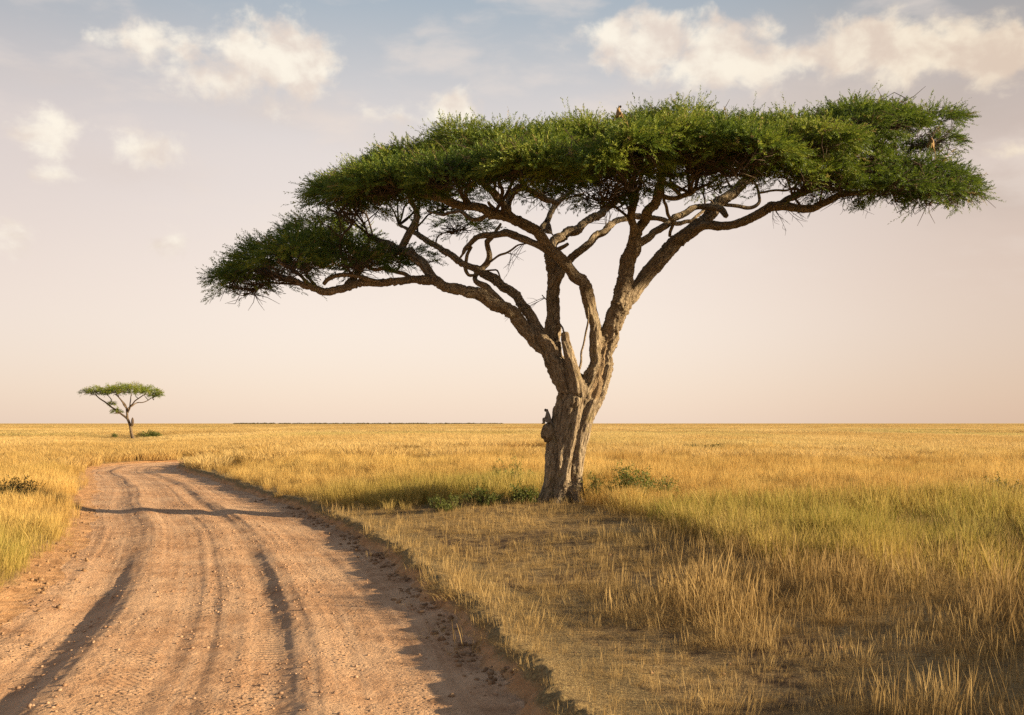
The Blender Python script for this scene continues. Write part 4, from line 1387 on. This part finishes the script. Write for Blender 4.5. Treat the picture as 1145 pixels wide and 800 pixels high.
def monkey(loc, rz, sc, fur, label, lean=0.):
    root = empty('vervet_monkey', loc)
    root.rotation_euler = (0, lean, rz); root.scale = (sc,) * 3
    tag(root, label, 'monkey', 'monkeys sitting in the big tree')
    nd = [((0, 0, .08), .075), ((.005, 0, .17), .070), ((.02, 0, .26), .062), ((.035, 0, .315), .040), ((.05, 0, .365), .050), ((.085, 0, .355), .030)]
    ed = [(0, 1), (1, 2), (2, 3), (3, 4), (4, 5)]
    for sgn in (1, -1):
        b = len(nd)
        nd += [((.03, .055 * sgn, .08), .045), ((.13, .075 * sgn, .16), .032), ((.125, .07 * sgn, .03), .020), ((.17, .07 * sgn, .012), .016)]
        ed += [(0, b), (b, b + 1), (b + 1, b + 2), (b + 2, b + 3)]
        b = len(nd)
        nd += [((.03, .06 * sgn, .27), .032), ((.06, .085 * sgn, .18), .022), ((.125, .06 * sgn, .13), .015), ((.15, .055 * sgn, .115), .013)]
        ed += [(2, b), (b, b + 1), (b + 1, b + 2), (b + 2, b + 3)]
    b = len(nd)
    nd += [((-.07, 0, .05), .022), ((-.13, .01, -.04), .015), ((-.15, .02, -.18), .012), ((-.13, .03, -.34), .010)]
    ed += [(0, b), (b, b + 1), (b + 1, b + 2), (b + 2, b + 3)]
    me = bpy.data.meshes.new('body'); me.from_pydata([p for p, _ in nd], ed, []); me.update()
    o = link('body_source', me)
    sk = o.modifiers.new('skin', 'SKIN')
    for i, (_, rr) in enumerate(nd): me.skin_vertices[0].data[i].radius = (rr, rr)
    me.skin_vertices[0].data[0].use_root = True
    sb = o.modifiers.new('sub', 'SUBSURF'); sb.levels = sb.render_levels = 2
    m2 = bpy.data.meshes.new_from_object(o.evaluated_get(bpy.context.evaluated_depsgraph_get()))
    bpy.data.objects.remove(o); bpy.data.meshes.remove(me)
    m2.name = 'body'; m2.materials.clear(); m2.materials.append(fur)
    link('body', m2, root)

    def blob(name, c, rad, mat, par):
        u = np.linspace(-1, 1, 9)
        cc = np.array(c) + np.outer(u, [0, 0, rad[2]])
        V, Q, T = tube(cc, np.sqrt(np.maximum(.03, 1 - u ** 2)), 12)
        ctr = np.repeat(cc, 12, 0); ctr = np.vstack([ctr, cc[:1], cc[-1:]])
        V = ctr + (V - ctr) * np.array([rad[0], rad[1], .02])
        return link(name, mesh_np(name, V, [Q, T], mat), par)
    f = blob('face', (.088, 0, .362), (.028, .034, .042), M_FACE, root)
    for sgn in (1, -1):
        blob('ear', (.04, .052 * sgn, .375), (.012, .010, .018), M_FACE, root)
        blob('eye', (.113, .014 * sgn, .372), (.004, .004, .005), M_FUR_TAN, f)


monkey(P(691, 132.5, D0 - .2), math.radians(-20), .68, M_FUR_TAN, 'small tan monkey perched on top of the crown above the trunk')
monkey(P(1042, 167, D0 - 1.25), math.radians(-150), .62, M_FUR_TAN, 'small tan monkey half hidden in the right end of the crown')
monkey(P(614, 263, D0 + .30), math.radians(200), .86, M_FUR_GREY, 'grey monkey sitting in the shaded fork of the middle limbs')
monkey(P(613.5, 474.5, D0 - .10), math.radians(165), .84, M_FUR_GREY, 'grey monkey sitting on the dark burl of the trunk')

# ------------------------------------------------------------------ sun, sky
SUN_EL, SUN_AZ = math.radians(14), math.radians(101)     # azimuth clockwise from +Y
sd = Vector((math.sin(SUN_AZ) * math.cos(SUN_EL), math.cos(SUN_AZ) * math.cos(SUN_EL), math.sin(SUN_EL)))
sl = bpy.data.lights.new('sun', 'SUN'); sl.energy = 5.0; sl.angle = math.radians(.9); sl.color = (1, .79, .51)
so = bpy.data.objects.new('sun', sl); COL.objects.link(so)
so.rotation_euler = sd.to_track_quat('Z', 'Y').to_euler(); so.location = (30, -10, 20)

EXPOSURE = 1.25
w = bpy.data.worlds.new('World'); scene.world = w; w.use_nodes = True
nt = NT(w.node_tree)
sky = nt.n('ShaderNodeTexSky', sky_type='NISHITA')
sky.sun_disc = False; sky.sun_elevation = SUN_EL; sky.sun_rotation = SUN_AZ
sky.altitude = 1500; sky.air_density = 1.0; sky.dust_density = 3.0; sky.ozone_density = 1.0
STR = .1
tc = nt.n('ShaderNodeTexCoord').outputs['Generated']
dirn = nt.vm('NORMALIZE', tc)
sp = nt.n('ShaderNodeSeparateXYZ'); nt.put(sp.inputs[0], dirn)
X_, Y_, Z_ = sp.outputs
el = nt.m('ARCSINE', Z_)
az = nt.m('ARCTAN2', X_, Y_)
K = 1 / STR / 2 ** EXPOSURE


def disp(r, g, b):
    f = lambda c: (c / 255 / 12.92 if c / 255 <= .04045 else ((c / 255 + .055) / 1.055) ** 2.4)
    return tuple(f(c) * K for c in (r, g, b))


# dusty air: pale peach at the horizon thinning upward into the blue of the sky texture
deg = math.radians
haze = nt.mix(nt.ss(el, deg(0), deg(6)), disp(248, 222, 203), disp(254, 233, 216))
haze = nt.mix(nt.ss(el, deg(6), deg(17)), haze, disp(237, 223, 213))
haze = nt.mix(nt.ss(el, deg(14), deg(25)), haze, disp(170, 182, 190))
base = nt.mix(nt.ss(el, deg(20), deg(42), .86, .15), sky.outputs[0], haze)

base = nt.mix(nt.m('MULTIPLY', nt.ss(az, deg(4), deg(32)), .80), base, nt.mix(1., base, (.72, .63, .57), 'MULTIPLY'))
base = nt.mix(nt.m('MULTIPLY', nt.ss(az, deg(-8), deg(-32)), .45), base, nt.mix(1., base, (.78, .72, .70), 'MULTIPLY'))
cv = nt.n('ShaderNodeCombineXYZ'); nt.put(cv.inputs[0], az); nt.put(cv.inputs[1], nt.m('MULTIPLY', el, 1.25))
cvec = cv.outputs[0]
warp = nt.n('ShaderNodeTexNoise'); nt.put(warp.inputs['Vector'], cvec); warp.inputs['Scale'].default_value = 9; warp.inputs['Detail'].default_value = 3
cw = nt.vm('ADD', cvec, nt.vm('SCALE', nt.vm('SUBTRACT', warp.outputs['Color'], (.5, .5, .5)), .035))
n1 = nt.noise(cw, 26, 9, .58)
r1 = nt.noise(cw, 15, 6, .55)
n2 = nt.noise(nt.vm('ADD', cw, (.014, .018, 0)), 15, 6, .55)
soft = nt.noise(nt.vm('MULTIPLY', cw, (1, 2.2, 1)), 7, 6, .55)


def pix_dir(px, py):
    v = Vector(((px - CX) / F, 1, (HY - py) / F)).normalized()
    return math.atan2(v.x, v.y), math.asin(v.z)


def blobs(lst):
    cur = None
    for px, py, wx, wy, k in lst:
        a, e = pix_dir(px, py)
        ww, wt = wx / F * .92, wy / F * .92
        u = nt.m('DIVIDE', nt.m('SUBTRACT', az, a), ww)
        v = nt.m('DIVIDE', nt.m('SUBTRACT', el, e), wt)
        q = nt.m('SQRT', nt.m('ADD', nt.m('MULTIPLY', u, u), nt.m('MULTIPLY', v, v)))
        b = nt.m('MULTIPLY', nt.m('SUBTRACT', 1., q), k)
        cur = b if cur is None else nt.m('SMOOTH_MAX', cur, b, .25)
    return cur


cum = blobs([(318, 66, 78, 52, .95), (268, 62, 46, 46, .8), (180, 50, 80, 30, .6), (355, 80, 40, 36, .8), (270, 95, 110, 34, .45), (505, 122, 48, 30, .7), (430, 132, 60, 20, .4),
             (62, 148, 50, 34, .55), (165, 165, 56, 28, .55), (14, 265, 36, 24, .6), (66, 196, 40, 12, .4), (180, 274, 40, 18, .35),
             (730, 52, 92, 46, .95), (800, 62, 84, 50, .95), (855, 74, 60, 40, .8), (690, 40, 60, 26, .6), (955, 52, 72, 44, .95), (1010, 58, 70, 46, 1.), (1068, 56, 62, 34, .9), (1120, 60, 52, 46, 1.), (905, 68, 40, 22, .6),
             (1140, 168, 70, 16, .4)])
ca = nt.ss(nt.m('ADD', cum, nt.m('MULTIPLY', nt.m('SUBTRACT', n1, .5), 1.5)), .04, .54)
relief = nt.ss(nt.m('SUBTRACT', r1, n2), -.17, .15)
ccol = nt.mix(relief, disp(230, 215, 203), disp(255, 246, 230))
ccol = nt.mix(nt.m('MULTIPLY', nt.ss(az, deg(4), deg(32)), .8), ccol, nt.mix(1., ccol, (.92, .84, .74), 'MULTIPLY'))
under = blobs([(880, 112, 240, 60, .8), (1040, 120, 160, 60, .8), (760, 110, 140, 46, .6), (300, 120, 170, 46, .55), (130, 190, 150, 40, .5), (450, 160, 140, 40, .4), (60, 90, 120, 30, .4), (1080, 230, 150, 40, .4)])
ua = nt.ss(nt.m('ADD', under, nt.m('MULTIPLY', nt.m('SUBTRACT', soft, .5), 1.2)), .02, .8)
colr = nt.mix(nt.m('MULTIPLY', ua, .62), base, nt.mix(nt.ss(az, deg(6), deg(32)), disp(221, 207, 198), disp(184, 169, 158)))
wisp = nt.ss(soft, .48, .72, 0, .5)
colr = nt.mix(nt.m('MULTIPLY', wisp, nt.ss(el, deg(4), deg(12))), colr, disp(240, 226, 215))
colr = nt.mix(nt.m('MULTIPLY', ca, .95), colr, ccol)
bg = nt.n('ShaderNodeBackground'); nt.put(bg.inputs[0], colr); bg.inputs[1].default_value = STR
wo = nt.n('ShaderNodeOutputWorld'); nt.t.links.new(bg.outputs[0], wo.inputs[0])

# ------------------------------------------------------------------ camera, view
cd = bpy.data.cameras.new('camera'); cam = bpy.data.objects.new('camera', cd); COL.objects.link(cam)
cd.lens = 35; cd.sensor_width = 36; cd.sensor_fit = 'HORIZONTAL'
cd.shift_y = (HY - 400) / 1145
cam.location = (0, 0, H); cam.rotation_euler = (math.pi / 2, 0, 0)
cd.clip_start = .1; cd.clip_end = 60000
scene.camera = cam
scene.render.engine = 'CYCLES'
scene.view_settings.view_transform = 'Standard'
scene.view_settings.look = 'None'
scene.view_settings.exposure = EXPOSURE
scene.view_settings.gamma = 1
scene.view_settings.use_curve_mapping = False
scene.cycles.max_bounces = 6
scene.cycles.diffuse_bounces = 3
scene.cycles.transmission_bounces = 3
scene.cycles.use_denoising = False
scene.render.film_transparent = False
